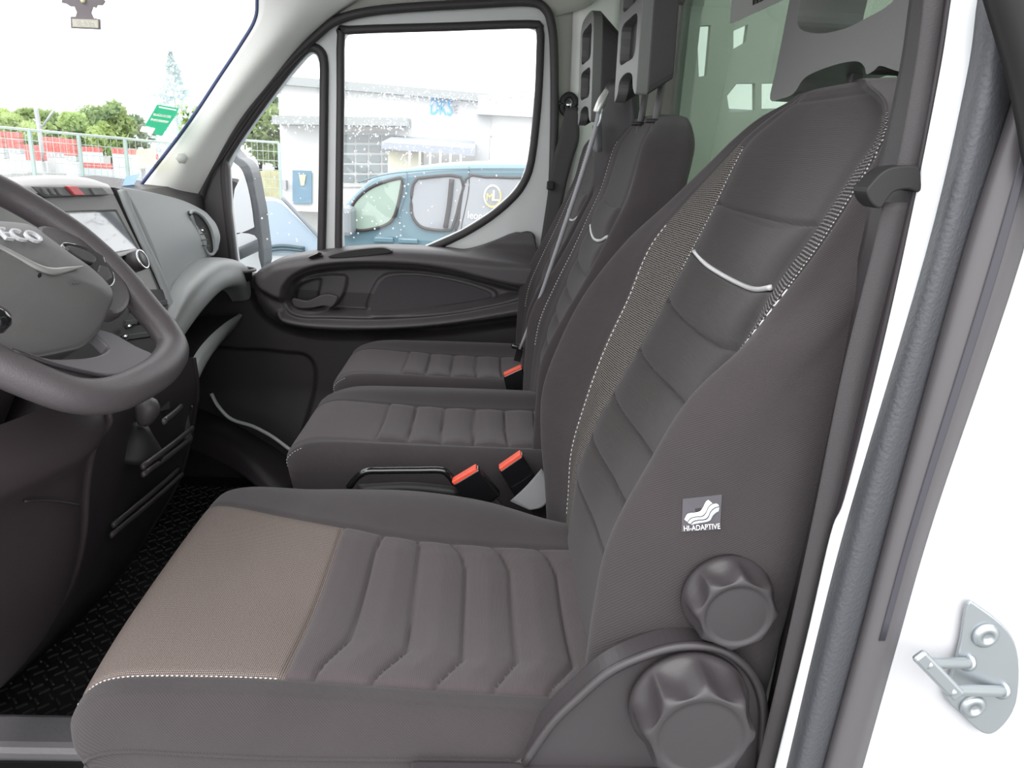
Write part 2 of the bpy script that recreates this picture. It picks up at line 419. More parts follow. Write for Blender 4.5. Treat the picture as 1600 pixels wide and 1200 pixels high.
# ---- driver's seat
drv = thing('driver_chair', 'large charcoal fabric driver seat in the foreground with two round knobs', 'seat', (-.1, .35, 0))
zs = [.42, .50, .58, .66, .74, .82, .90, .96, 1.02, 1.05, 1.078, 1.098]
cx = lerpz(zs, [(.42, .135), (.50, .150), (.58, .172), (.63, .188), (.69, .215), (.757, .250), (.826, .276), (.887, .305), (.964, .335), (1.02, .352), (1.112, .378)])
nr = lerpz(zs, [(.42, .125), (.55, .128), (.613, .131), (.677, .138), (.725, .158), (.777, .183), (.828, .206), (.907, .252), (.947, .278), (1.02, .318), (1.06, .338), (1.112, .365)])
fr = lerpz(zs, [(.42, .13), (.538, .116), (.616, .103), (.67, .107), (.755, .132), (.847, .175), (.908, .224), (.967, .280), (1.02, .318), (1.074, .352), (1.112, .385)])
fry = lerpz(zs, [(.42, .60), (.93, .60), (.967, .593), (1.006, .57), (1.05, .53), (1.078, .49), (1.098, .43)])
nry = lerpz(zs, [(.42, .10), (.95, .10), (1.02, .115), (1.06, .135), (1.09, .155), (1.112, .19)])
ft = lerpz(zs, [(.42, .152), (.494, .152), (.571, .150), (.636, .160), (.743, .188), (.814, .214), (.868, .232), (.907, .245), (.967, .290), (1.112, .382)])
fi = lerpz(zs, [(.42, .142), (.532, .146), (.614, .155), (.776, .226), (.839, .256), (.898, .279), (.963, .305), (1.038, .332), (1.112, .380)])
ni = lerpz(zs, [(.42, .140), (.55, .152), (.70, .205), (.82, .262), (.916, .305), (.97, .329), (1.03, .352), (1.08, .366), (1.112, .374)])
ntx = lerpz(zs, [(.42, .132), (.60, .145), (.70, .172), (.82, .232), (.926, .294), (.966, .318), (1.024, .342), (1.066, .357), (1.112, .369)])
bx = lerpz(zs, [(.42, .30), (.60, .315), (.80, .345), (.90, .362), (1.0, .392), (1.06, .41), (1.112, .425)])
one = np.ones(len(zs)); top = lerpz(zs, [(.42, 0), (.95, 0), (1.02, .2), (1.06, .45), (1.09, .7), (1.112, 1)])
fiy = lerpz(zs, [(.42, .47), (1.02, .475), (1.05, .475), (1.078, .44), (1.098, .40)]); fty = lerpz(zs, [(.42, .55), (.967, .555), (1.02, .525), (1.05, .505), (1.078, .47), (1.098, .415)])
_zz = [U(a, b, 'y', .108) for a, b in ((1245, 425), (1262, 405), (1300, 358), (1358, 258), (1393, 186))]
_zi = [U(a, b, 'y', .160) for a, b in ((1222, 430), (1277, 346), (1340, 250), (1384, 184))]
ntx = np.array([np.interp(z, [.42, .60, .70, .80]+[p[2] for p in _zz], [.132, .145, .172, .220]+[p[0] for p in _zz]) for z in zs]); ntx[-2:] += (.008, .02)
ni = np.array([np.interp(z, [.42, .55, .70, .82]+[p[2] for p in _zi], [.140, .152, .205, .262]+[p[0] for p in _zi]) for z in zs]); ni[-2:] += (.006, .016)
nty = lerpz(zs, [(.42, .15), (.78, .15), (.92, .108), (1.05, .108), (1.078, .140), (1.098, .20)]); niy = lerpz(zs, [(.42, .20), (.86, .20), (.93, .160), (1.05, .160), (1.078, .19), (1.098, .25)])
_k = np.array(zs) > .88; nr = np.where(_k, ntx+.014, nr); nry = lerpz(zs, [(.42, .10), (.84, .10), (.92, .088), (1.02, .090), (1.05, .096), (1.078, .125), (1.098, .18)])
yl = lambda a, b: a*(1-top)+b*top
cols = {'NB': (bx, yl(.085, .19)), 'NS': ((nr+bx)/2-.01, nry-.028*(1-top*.5)), 'NR': (nr, nry), 'NT': (ntx, nty), 'NI': (ni, niy),
        'C': (cx, .345*one), 'FI': (fi, fiy), 'FT': (ft, fty), 'FR': (fr, fry), 'FS': ((fr+bx)/2, fry+.012*(1-top)), 'FB': (bx, fry-.03*(1-top)), 'BM': (bx+.02, .345*one)}
sb, SA, SN, SU, SZ = backrest(drv, zs, .345, .25, cols, [.565, .628, .691, .757, .828, .895], .972)
m_ = 16
def atz(A, c, zt):
    r = zrow(A, c, zt); r0 = r if A[r, c, 2] <= zt else r-1; t = (zt-A[r0, c, 2])/(A[r0+1, c, 2]-A[r0, c, 2]); return A[r0, c]*(1-t)+A[r0+1, c]*t
def zrow(A, c, zt): return int(np.argmin(np.abs(A[:, c, 2]-zt)))
ca = 7*m_; stitches('stitching', sheet_path(SA, c=ca-1, nrm=SN, lift=.0006, r0=zrow(SA, ca, .47), r1=zrow(SA, ca, .935)), drv, .0045, .0032, .0008)
cb = 6*m_; stitches('stitching', sheet_path(SA, c=cb, nrm=SN, lift=.0012, r0=zrow(SA, cb, .88), r1=zrow(SA, cb, 1.04)), drv, .002, .003, .0007)
cc = 3*m_; stitches('stitching', sheet_path(SA, c=cc, nrm=SN, lift=.0008, r0=zrow(SA, cc, .86), r1=zrow(SA, cc, .925)), drv, .007, .004, .0009)
# silver reflective piping across the backrest
cs = range(int(4*m_)+1, int(6*m_)); pr = []
for c in cs:
    uc = (c/m_-4)/2; zt = .895-.022*(1-(2*uc-1)**2)+.012; pr.append(atz(SA, c, zt)+SN[zrow(SA, c, zt), c]*.0035)
pr = catmull(resample(pr, 8), 6)
tube('piping', pr, .0030, PIP, drv, seg=8, sm=0)
# cushion
X = [0, 0, 0, 0, -.27, -.187, -.09, .02, .12, .20]
frx = [-.352, -.375, -.392, -.400, -.418, -.424, -.414, -.375, -.345]   # front lip per column
yy = [.062, .056, .075, .112, .27, .455, .560, .632, .628]
yfr = [.072, .068, .082, .115, .27, .535, .600, .648, .64]
Ys = [[a*(1-t)+b*t for a, b in zip(yfr, yy)] for t in (0, 0, .05, .25, .72, 1, 1, 1, 1, 1)]
for r in (6, 7, 8, 9): Ys[r] = list(Ys[r]); Ys[r][5] = [.437, .430, .428, .425][r-6]; Ys[r][6] = [.55, .53, .50, .49][r-6]; Ys[r][7] = [.635, .60, .56, .53][r-6]; Ys[r][8] = Ys[r][7]
#        nb    ns    ncrest N     C    F     fcrest fs    fb
Z0 = [.385, .385, .385, .385, .385, .385, .385, .385, .385]
Z1 = [.385, .415, .432, .436, .430, .430, .425, .41, .385]
Z2 = [.385, .430, .462, .468, .462, .462, .455, .43, .385]
Z3 = [.385, .440, .482, .488, .484, .484, .478, .44, .385]
Z4 = [.385, .443, .488, .493, .482, .486, .484, .445, .385]
Z5 = [.385, .443, .488, .492, .474, .484, .490, .45, .385]
Z6 = [.385, .443, .484, .486, .464, .478, .492, .45, .385]
Z7 = [.385, .443, .480, .480, .458, .474, .490, .45, .385]
Z8 = [.385, .443, .476, .476, .456, .472, .480, .44, .385]
Z9 = [.385, .443, .474, .474, .458, .472, .475, .43, .385]
qd = [[(-.125, .455), (-.133, .40), (-.135, .195), (-.153, .139), (-.158, .11)], [(-.078, .44), (-.071, .41), (-.070, .26), (-.067, .183), (-.093, .128), (-.10, .11)], [(-.035, .44), (-.012, .405), (-.005, .37), (-.004, .171), (-.031, .118), (-.038, .10)],
      [(.020, .44), (.044, .41), (.056, .37), (.057, .173), (.029, .114), (.02, .10)], [(.085, .44), (.110, .41), (.120, .37), (.121, .17), (.090, .119), (.08, .10)]]
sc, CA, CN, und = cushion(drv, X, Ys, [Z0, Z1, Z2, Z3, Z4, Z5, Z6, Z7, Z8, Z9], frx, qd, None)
stitches('stitching', sheet_path(CA, c=3*30, nrm=CN, lift=.0012, r0=30, r1=5*30), drv, .0028, .0022, .0008)
obj('cushion_base', und[0], und[1], FAB, drv)
# piping seam low on the near side of the cushion
tube('cushion_seam', sheet_path(CA, c=30, nrm=CN, lift=.0, r0=22, r1=9*30)[::12], .0022, FAB, drv, seg=6, sm=1)
# plinth
box('seat_base', (-.30, .12, .03), (.24, .58, .38), PLD, drv, .01)
box('seat_rail', (-.33, .085, .365), (.30, .125, .395), STEEL, drv, .004)
# recliner cover with knobs
ky = .045
cov = [(640, 1290), (820, 1190), (862, 1130), (905, 1088), (950, 1050), (1000, 1026), (1055, 1010), (1110, 1010), (1150, 1028), (1180, 1062), (1193, 1110), (1190, 1180), (1180, 1290)]
cp = UY(ky, *cov); cpp = np.vstack([cp[:1], catmull(cp[1:-1], 5), cp[-1:]])
cvr = prism('recliner_cover', cpp, (0, .035, 0), PLS, drv, bevel=.006)
lip = catmull(cp[1:-1], 5); tube('cover_rim', lip+np.array([0, -.001, 0]), .0045, PLS, cvr, seg=8, sm=0)
box('side_strip', (U(640, 1220, 'y', ky)[0], .030, U(1000, 1200, 'y', ky)[2]-.012), (U(1165, 1200, 'y', ky)[0], .05, U(1000, 1200, 'y', ky)[2]+.002), PLS, drv, .004)
def knob(px, py, r, y0, h, par, n):
    c = U(px, py, 'y', y0)
    pr = [(r*1.02, 0), (r*1.02, -.005), (r, -.0075, .0), (r, -.010, .04), (r, -.014, .13), (r*.99, -h*.60, .19), (r*.965, -h*.84, .19), (r*.90, -h*.95, .13), (r*.82, -h*.995, .04), (r*.76, -h, 0), (r*.70, -h, 0), (r*.675, -h*.96, 0), (r*.60, -h*.965, 0), (r*.02, -h*.98, 0)]
    k = lathe('recline_knob' if n else 'lumbar_knob', pr, (c[0], y0, c[2]), (0, 1, 0), PLS, par, seg=128, lobes=8)
    return k
knob(1075, 1098, .056, .040, .046, drv, 1)
knob(1135, 930, .0430, .068, .034, drv, 0)
# woven label on the backrest side
ly = .0705
def surfy(x, z):   # near side surface of the backrest
    Pn = SA[:, :3*m_].reshape(-1, 3); i = np.argmin((Pn[:, 0]-x)**2+(Pn[:, 2]-z)**2); return Pn[i, 1]
def onside(px, py, lift=.0):
    p = U(px, py, 'y', .075)
    for _ in range(3): p = U(px, py, 'y', surfy(p[0], p[2])-lift)
    return p
lc = [onside(1067, 780, .001), onside(1128, 773, .001), onside(1125, 827, .001), onside(1065, 831, .001)]
LBM = mat('dark woven label', (.085, .08, .09), rough=.8)
lab = prism('woven_label', lc, (0, .003, 0), LBM, drv); lab['label'] = 'dark woven label with white wave emblem and lettering'
ox, oy = lc[3], lc[0]; ex = lc[2]-lc[3]; ey = lc[0]-lc[3]
def LP(u, v, l=.0012): return lc[3]+ex*u+ey*v+np.array([0, -l, 0])
def band(a, b, m, l):
    a = catmull(a, 5); b = catmull(b, 5); P = np.array([[LP(*p, l) for p in a], [LP(*p, l) for p in b]])
    return grid('emblem_band', P, m, lab)
e1 = [(.05, .40), (.13, .56), (.30, .58), (.44, .61), (.52, .72), (.60, .90), (.74, .97), (.86, .90)]
e2 = [(.13, .32), (.20, .42), (.33, .46), (.50, .47), (.59, .56), (.66, .74), (.76, .83), (.90, .84)]
e3 = [(.21, .25), (.28, .33), (.40, .36), (.58, .37), (.66, .44), (.72, .60), (.82, .70), (.93, .73)]
e4 = [(.24, .22), (.34, .24), (.46, .26), (.62, .28), (.72, .32), (.78, .45), (.86, .54), (.93, .58)]
band(e1, [(a+.0, b-.0) for a, b in e2], mat('emblem white', (.9, .9, .9), .6), .0012)
band([(a+.012, b-.025) for a, b in e2], e3, mat('emblem pale grey', (.72, .73, .78), .6), .0014)
band([(a+.012, b-.025) for a, b in e3], e4, mat('emblem grey', (.42, .43, .48), .6), .0016)
text('label_lettering', 'HI-ADAPTIVE', .0075, LP(.04, .045, .0016), ex, ey, mat('label thread', (.85, .85, .87), .7), lab, .0002, width=np.linalg.norm(ex)*.94)
# grey moulded head restraint (one piece with an opening)
hx = .388
def HX(px, py, x=hx): return U(px, py, 'x', x)
ho = [(1203, 155), (1212, 110), (1224, 50), (1238, -20), (1256, -75), (1300, -110), (1400, -125), (1470, -95), (1470, -20), (1455, 20), (1442, 70), (1432, 108), (1405, 112), (1376, 103), (1366, 110), (1354, 116), (1350, 104), (1338, 96), (1310, 100), (1275, 112), (1255, 124), (1240, 146), (1222, 154)]
hp = catmull([HX(*p) for p in ho], 4, True)
hh = catmull([HX(*p) for p in [(1247, 40), (1252, -5), (1268, -60), (1330, -80), (1400, -70), (1402, -15), (1388, 8), (1350, 30), (1315, 46), (1275, 52)]], 5, True)
hr = prism('head_restraint', hp, (.085, 0, 0), PLM, drv, holes=[hh], bevel=.012)
hr['label'] = 'grey moulded head restraint with an opening'
box('restraint_post', (.43, .28, 1.08), (.445, .295, 1.14), PL, drv, .003); box('restraint_post', (.43, .40, 1.08), (.445, .415, 1.14), PL, drv, .003)

# ---- double passenger bench
ben = thing('passenger_bench', 'double passenger bench with ribbed charcoal seats beyond the driver seat', 'seat', (-.1, 1.18, 0))
def pass_back(yc, hw):
    z = [.42, .50, .58, .66, .74, .82, .90, .96, 1.02, 1.05, 1.075, 1.09]
    c = lerpz(z, [(.42, .13), (.50, .140), (.60, .150), (.70, .178), (.80, .208), (.88, .232), (.95, .256), (1.02, .272), (1.05, .280), (1.09, .300)])
    n = lerpz(z, [(.42, .115), (.55, .112), (.66, .118), (.74, .150), (.82, .190), (.90, .225), (.96, .250), (1.02, .262), (1.05, .270), (1.09, .298)])
    b = lerpz(z, [(.42, .26), (.7, .29), (.9, .325), (1.0, .345), (1.05, .352), (1.09, .350)])
    o = np.ones(len(z)); t = lerpz(z, [(.42, 0), (.96, 0), (1.02, .08), (1.05, .2), (1.075, .45), (1.09, .75)])
    Y = lambda f: yc+f*hw*(1-t*.45)
    k = {'NB': (b, Y(-.98)), 'NS': ((n+b)/2, Y(-1.02)), 'NR': (n, Y(-.93)), 'NT': (n*.6+c*.4, Y(-.78)), 'NI': (n*.2+c*.8, Y(-.58)), 'C': (c, Y(0)), 'FI': (n*.2+c*.8, Y(.58)), 'FT': (n*.6+c*.4, Y(.78)),
         'FR': (n, Y(.93)), 'FS': ((n+b)/2, Y(1.02)), 'FB': (b, Y(.98)), 'BM': (b+.01, Y(0))}
    bk, A, N, u, zz = backrest(ben, z, yc, hw, k, [.565, .625, .685, .745, .805, .872], .940, m_=10, n_=26, strips=False)
    for cc in (30, 70): stitches('stitching', sheet_path(A, c=cc, nrm=N, lift=.001, r0=zrow(A, cc, .60), r1=zrow(A, cc, 1.055)), ben, .004, .003, .0008)
    pr = []
    for c in range(41, 60):
        uc = (c/10-4)/2; zt = .872-.022*(1-(2*uc-1)**2)+.012; pr.append(atz(A, c, zt)+N[zrow(A, c, zt), c]*.005)
    tube('piping', catmull(resample(pr, 6), 5), .0032, PIP, ben, seg=8, sm=0)
    return bk, A
pass_back(.965, .213); pass_back(1.417, .213)
def pass_cush(yc, hw, light=True):
    f = [-1.0, -1.02, -.92, -.76, -.20, .30, .60, 1.0, .98]
    Yr = [[yc+hw*a for a in f]]*10
    fx = [-.325, -.333, -.345, -.350, -.350, -.350, -.348, -.335, -.325]
    zz = [[.38]*9, [.38, .42, .445, .45, .45, .45, .45, .43, .38], [.38, .44, .47, .472, .472, .472, .472, .445, .38], [.38, .455, .488, .488, .486, .486, .488, .46, .38],
          [.38, .46, .494, .490, .484, .486, .494, .465, .38], [.38, .46, .494, .488, .478, .482, .496, .465, .38], [.38, .46, .493, .486, .472, .478, .498, .465, .38], [.38, .46, .493, .485, .470, .477, .499, .465, .38],
          [.38, .46, .493, .485, .472, .478, .499, .465, .38], [.38, .46, .494, .487, .476, .482, .499, .465, .38]]
    q = [[(x0, yc-hw*.80), (x0-.004, yc-hw*.2), (x0-.002, yc+hw*.26), (x0-.012, yc+hw*.34)] for x0 in (-.126, -.063, 0, .066, .13)]
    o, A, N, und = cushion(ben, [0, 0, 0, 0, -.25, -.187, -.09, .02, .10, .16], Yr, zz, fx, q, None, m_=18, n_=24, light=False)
    obj('cushion_base', und[0], und[1], FAB, ben)
    stitches('stitching', sheet_path(A, c=36, nrm=N, lift=.001, r0=12, r1=66), ben, .003, .003, .0007)
pass_cush(.957, .222); pass_cush(1.405, .222)
box('bench_base', (-.27, .78, .02), (.22, 1.58, .40), PLD, ben, .01)
def pass_head(yc, x0, z0, tilt, hw, k=1.0):
    A = [(-1, .0), (-1.0, .10), (-.98, .20), (-.86, .235), (-.5, .25), (.5, .25), (.86, .235), (.98, .20), (1, .10), (1, .0), (.92, -.012), (.70, .0), (.55, .022), (0, .03), (-.55, .022), (-.70, 0), (-.92, -.012)]
    f = lambda u, v, dx=0: np.array([x0+tilt*v/.25+dx, yc+u*hw, z0+v*k])
    out = catmull([f(*a) for a in A], 4, True)
    def hole(v0, v1, w=.70): return catmull([f(-w, v0+.01), (f(-w, (v0+v1)/2)), f(-w, v1-.01), f(-w*.7, v1), f(0, v1), f(w*.7, v1), f(w, v1-.01), f(w, (v0+v1)/2), f(w, v0+.01), f(w*.7, v0), f(0, v0), f(-w*.7, v0)], 2, True)
    h = prism('head_restraint', out, (.020, 0, 0), PLM, ben, holes=[hole(.050, .120), hole(.140, .222)], bevel=.006)
    shl = prism('restraint_shell', (out-out.mean(0))*np.array([1, 1, 1.0])+out.mean(0)+np.array([.019, 0, 0]), (.042, 0, 0), PLD, h, bevel=.012)
    for v_ in shl.data.vertices:
        if v_.co.x > x0+.040: v_.co.z += .026*max(0, 1-(v_.co.z-z0)/.14)-.040*max(0, (v_.co.z-z0)/k/.25-.55)/.45
    h['label'] = 'grey moulded head restraint with a ladder opening'
    for s in (-1, 1):
        p = np.array([x0+.045, yc+s*.068, z0-.09]); tube('restraint_post', [p, p+np.array([.008, 0, .11])], .0065, PL, ben, seg=12, sm=2)
        lathe('post_collar', [(.016, 0), (.016, .006), (.008, .007)], p+np.array([0, 0, .035]), (0, 0, 1), BLK, ben, seg=20)
pass_head(.91, .248, 1.137, -.006, .112); pass_head(1.365, .233, 1.107, -.010, .125, .9)
#@@SHELL
# ------------------------------------------------------------------ cab shell
floor = struct(box('floor', (-1.5, -.02, -.06), (.55, 1.78, 0), PLD, bevel=0), 'black cab floor', 'floor')
# roof lining, curving down at the passenger side and to the windscreen
RP = [(1.76, 1.30), (1.745, 1.40), (1.70, 1.455), (1.60, 1.485), (1.2, 1.50), (.6, 1.50), (.15, 1.48), (.02, 1.44)]
rp = catmull([(0, a, b) for a, b in RP], 4)
G = np.array([[(x, p[1], p[2]-(.0 if x > -.5 else (-.5-x)*.25)) for p in rp] for x in np.linspace(-.66, .56, 12)])
# start the lining above the door opening
ceil = grid('ceiling', G[:, 6:], HEAD); solid(ceil, .03, 1); struct(ceil, 'beige grey roof lining', 'ceiling')
# passenger side wall behind the door
DY = 1.72
wr = prism('wall_right', [(.17, 1.745, -.05), (.56, 1.745, -.05), (.56, 1.745, 1.5), (.17, 1.745, 1.5)], (0, .03, 0), HEAD); struct(wr, 'beige grey side wall behind the passenger door', 'wall')
pil = loft('trim_1', [UY(1.735, (897, -30), (892, 100), (885, 250), (865, 420)), UY(1.715, (915, -30), (910, 100), (903, 250), (885, 420)), UY(1.72, (970, -30), (965, 100), (960, 250), (945, 420))], TRIM, thick=.01)
struct(pil, 'pale grey pillar trim behind the passenger door', 'trim')
# bulkhead with green tinted window
BX = .515
GRN = glass('green tinted glass', (.78, .88, .80), .10)
_n = GRN.node_tree.nodes; _l = GRN.node_tree.links; _o = _n['Material Output']; _d = _n.new('ShaderNodeBsdfDiffuse'); _d.inputs[0].default_value = (.30, .36, .31, 1); _x = _n.new('ShaderNodeMixShader'); _x.inputs[0].default_value = .34
_l.new(_o.inputs[0].links[0].from_socket, _x.inputs[1]); _l.new(_d.outputs[0], _x.inputs[2]); _l.new(_x.outputs[0], _o.inputs[0])
bw = prism('wall_rear', [(BX+.012, -.0, -.05), (BX+.012, 1.75, -.05), (BX+.012, 1.75, 1.5), (BX+.012, -.0, 1.5)], (.03, 0, 0), mat('bulkhead grey', (.30, .31, .29), .7), holes=[[(BX+.012, .12, .57), (BX+.012, 1.60, .57), (BX+.012, 1.63, .62), (BX+.012, 1.63, 1.40), (BX+.012, 1.60, 1.44), (BX+.012, .12, 1.44)]])
cgm = mat('cargo wall lining', (.42, .43, .40), .7); cy = 2.05
hs = [[(1089, 40), (1111, 39), (1104, 118), (1092, 120)], [(1146, 48), (1169, 38), (1165, 66), (1146, 77)], [(1152, 130), (1180, 130), (1180, 172), (1140, 176), (1136, 150)], [(1190, 130), (1250, 128), (1250, 168), (1190, 170)]]  # openings added to give the bright patches in the green glass
cw = prism('wall_cargo', [(.56, cy, .2), (3.4, cy, .2), (3.4, cy, 2.4), (.56, cy, 2.4)], (0, .03, 0), cgm, holes=[UY(cy, *h_) for h_ in hs]); struct(cw, 'grey cargo body side wall with openings added for bright patches in the green glass', 'wall')
c2 = prism('wall_cargo_front', [(.56, 1.75, -.05), (.56, cy+.03, -.05), (.56, cy+.03, 2.4), (.56, 1.75, 2.4)], (.02, 0, 0), cgm); struct(c2, 'grey end panel of the cargo body', 'wall')
c3 = prism('wall_cargo_rear', [(3.4, -1, -.05), (3.4, cy, -.05), (3.4, cy, 2.4), (3.4, -1, 2.4)], (.03, 0, 0), cgm); struct(c3, 'grey rear end of the cargo body', 'wall')
c4 = prism('floor_cargo', [(.56, 0, .15), (3.4, 0, .15), (3.4, cy, .15), (.56, cy, .15)], (0, 0, .03), cgm); struct(c4, 'grey cargo floor', 'floor')
struct(bw, 'grey bulkhead behind the seats', 'wall')
bg_ = prism('window_1', [(BX, .10, .55), (BX, 1.60, .55), (BX, 1.66, .62), (BX, 1.66, 1.40), (BX, 1.60, 1.46), (BX, .10, 1.46)], (.008, 0, 0), GRN)
struct(bg_, 'green tinted glossy bulkhead window', 'window')
wr.location = (0, 0, 0)
fwl = prism('wall_front', [(-1.46, -.05, -.06), (-1.46, 1.78, -.06), (-1.46, 1.78, .87), (-1.46, -.05, .87)], (-.03, 0, 0), BLK); struct(fwl, 'black bulkhead ahead of the dashboard', 'wall')
# ---- windscreen side pillar trim
Lc = UL((402, -60, 1.60), (404, 0, 1.60), (400, 32, 1.60), (378, 70, 1.60), (345, 120, 1.60), (290, 202, 1.60), (214, 300, 1.60), (190, 332, 1.60))
Mc = UL((470, -50, 1.57), (466, 5, 1.57), (448, 48, 1.57), (420, 90, 1.57), (380, 140, 1.57), (325, 215, 1.57), (262, 310, 1.57), (240, 345, 1.57))
Rc = UL((590, -50, 1.66), (570, -8, 1.68), (528, 22, 1.70), (484, 62, 1.71), (434, 124, 1.712), (378, 196, 1.712), (316, 312, 1.712), (300, 345, 1.712))
ap = loft('trim_2', [Lc, Mc*.5+(Lc+Rc)*.25, Rc], TRIM, thick=.012, n=40); struct(ap, 'pale grey windscreen pillar trim', 'trim')
tube('screen_edge', Lc+np.array([-.004, .004, .0]), .006, mat('dark blue glass edge', (.03, .05, .14), .4), ap, seg=8, sm=6)
hexc = np.array([Mc[5]*.0+U(282, 246, 'y', 1.592)]); 
lathe('screw_cap', [(.016, 0), (.015, -.004), (.001, -.005)], U(284, 247, 'y', 1.588), (-.3, 1, .3), mat('pale cap', (.68, .68, .66), .6), ap, seg=6)
# ---- door: white pressed frame with the two window openings
outer = [(300, 345), (305, 305), (345, 222), (400, 148), (452, 86), (492, 48), (530, 22), (600, 8), (760, 0), (830, -2), (858, 12), (868, 40), (872, 90), (872, 200), (868, 330), (860, 430), (850, 640), (640, 645), (480, 640), (330, 700)]
win = [(537, 60), (541, 52), (560, 50), (700, 46), (826, 42), (838, 46), (840, 70), (836, 160), (826, 250), (814, 282), (796, 305), (765, 332), (720, 360), (668, 383), (640, 392), (536, 400), (533, 300), (536, 150)]
qwin = [(372, 425), (360, 330), (356, 262), (366, 238), (400, 186), (450, 120), (478, 88), (486, 82), (494, 86), (499, 100), (500, 150), (499, 280), (497, 425)]
dth = struct(thing('door_1', 'white passenger door with black trim panel and wet window', 'door', (0, DY, 0)))
def dp(pts, y=DY, n=1): 
    return UY(y, *pts)
fr_ = prism('door_frame', dp(outer), (0, .035, 0), WHT2, dth, holes=[dp(win), dp(qwin)], bevel=.004)
for nm, pp, hole in (('window_pane', win, 0), ('quarter_pane', qwin, 0)):
    g = prism(nm, dp(pp, DY+.02), (0, .003, 0), GLS, dth)
tube('window_seal', dp([(533, 54), (545, 47), (700, 42), (828, 38), (843, 46), (844, 80), (840, 165), (830, 252), (817, 288), (798, 312), (766, 339), (722, 366), (668, 390), (640, 400), (600, 440), (533, 470), (529, 400), (530, 300), (532, 150)], DY-.004), .0112, SEAL, dth, closed=True, seg=10, sm=3, flat=.8, upv=(0, 1, 0))
tube('quarter_seal', dp([(366, 430), (354, 330), (349, 262), (360, 234), (395, 182), (445, 114), (474, 80), (487, 74), (500, 80), (506, 98), (506, 150), (504.5, 280), (502, 400), (500, 470), (430, 500), (372, 470)], DY-.004), .0125, SEAL, dth, closed=True, seg=10, sm=3, flat=.8, upv=(0, 1, 0))
tube('inner_seal', dp([(306, 340), (320, 285), (352, 228), (402, 155), (455, 93), (496, 54), (530, 30), (600, 15), (760, 5), (828, 3), (852, 14), (862, 40), (866, 90), (866, 200), (861, 330), (852, 430)], DY-.02), .012, SEAL, dth, seg=10, sm=4, upv=(0, 1, 0))
hl = loft('trim_8', [UY(1.712, (455, 88), (505, 46), (545, 24), (620, 10), (740, 6), (810, 6), (845, 12), (866, 26)), UY(1.68, (440, 10), (500, -20), (550, -34), (620, -44), (760, -50), (840, -54), (900, -40), (930, 0)), UY(1.60, (440, -60), (500, -90), (550, -104), (620, -114), (760, -120), (840, -124), (900, -110), (940, -90))], HEAD, thick=.01)
struct(hl, 'beige grey lining strip above the passenger door', 'trim')
# mirror triangle cover in front of the quarter window
mt = prism('mirror_cover', dp([(300, 318), (318, 282), (342, 246), (352, 236), (357, 262), (360, 330), (372, 425), (350, 440), (310, 420), (296, 360)], DY-.012), (0, .02, 0), PL, dth, bevel=.004)
# ---- moulded door panel as a relief
XX = np.linspace(-1.40, .22, 400); ZZ = np.linspace(-.02, .80, 270)
xg, zg = np.meshgrid(XX, ZZ)
def xz(pts, y=1.62): return UY(y, *pts)[:, [0, 2]]
def cl(pts, y=1.62, n=6): return catmull(xz(pts, y), n, True)
d_top = cl([(398, 438), (412, 418), (450, 403), (520, 394), (600, 389), (690, 393), (770, 402), (832, 412), (850, 425), (848, 440), (812, 446), (760, 436), (700, 421), (640, 413), (560, 411), (500, 415), (466, 428), (448, 446), (440, 466), (410, 452)])
d_rec = cl([(447, 478), (450, 452), (466, 434), (500, 423), (560, 417), (640, 420), (700, 428), (760, 442), (812, 458), (800, 468), (760, 478), (700, 488), (600, 495), (520, 494), (470, 492)])
d_lip = cl([(436, 490), (448, 500), (500, 506), (600, 508), (700, 500), (800, 482), (850, 470), (850, 490), (800, 496), (700, 510), (600, 517), (520, 518), (460, 512), (438, 504)])
d_ins = cl([(572, 480), (580, 455), (592, 436), (612, 428), (660, 428), (720, 438), (765, 452), (776, 462), (762, 470), (700, 480), (630, 489), (585, 491)], 1.66)
d_hnd = cl([(452, 470), (458, 448), (476, 436), (510, 431), (536, 432), (540, 440), (534, 462), (518, 482), (495, 488), (465, 485)], 1.65)
d_pkt = cl([(250, 700), (300, 560), (380, 548), (440, 552), (480, 560), (492, 600), (470, 690), (430, 800), (250, 800)], 1.66)
D = lambda poly: poly_dist(xg, zg, poly, True)
yb_ = np.full(xg.shape, 1.685)
bulge = sstep(.04, -.03, D(cl([(398, 438), (412, 418), (450, 403), (600, 389), (770, 402), (870, 415), (870, 490), (800, 500), (700, 513), (600, 520), (500, 520), (440, 508), (405, 480)])))
yb_ -= .055*bulge
yb_ -= .035*sstep(.018, -.010, D(d_top))
yb_ += .050*sstep(.006, -.016, D(d_rec))
yb_ -= .022*sstep(.012, -.008, D(d_lip))
yb_ -= .010*sstep(.004, -.002, D(d_ins))
yb_ -= .014*sstep(.003, -.003, D(d_hnd)) 
yb_ += .022*sstep(.002, -.008, D(cl([(456, 470), (462, 450), (478, 440), (500, 438), (497, 466), (516, 470), (508, 478), (490, 484), (466, 482)], 1.65)))
yb_ += .012*sstep(.004, -.012, D(d_pkt))
yb_ -= .05*sstep(.30, .06, zg)
# groove round the recess
yb_ += .006*np.exp(-(D(cl([(443, 480), (447, 448), (465, 429), (500, 418), (560, 412), (640, 415), (700, 423), (760, 437), (818, 452), (840, 462), (800, 475), (700, 494), (600, 501), (520, 500), (462, 498)]))/.004)**2)
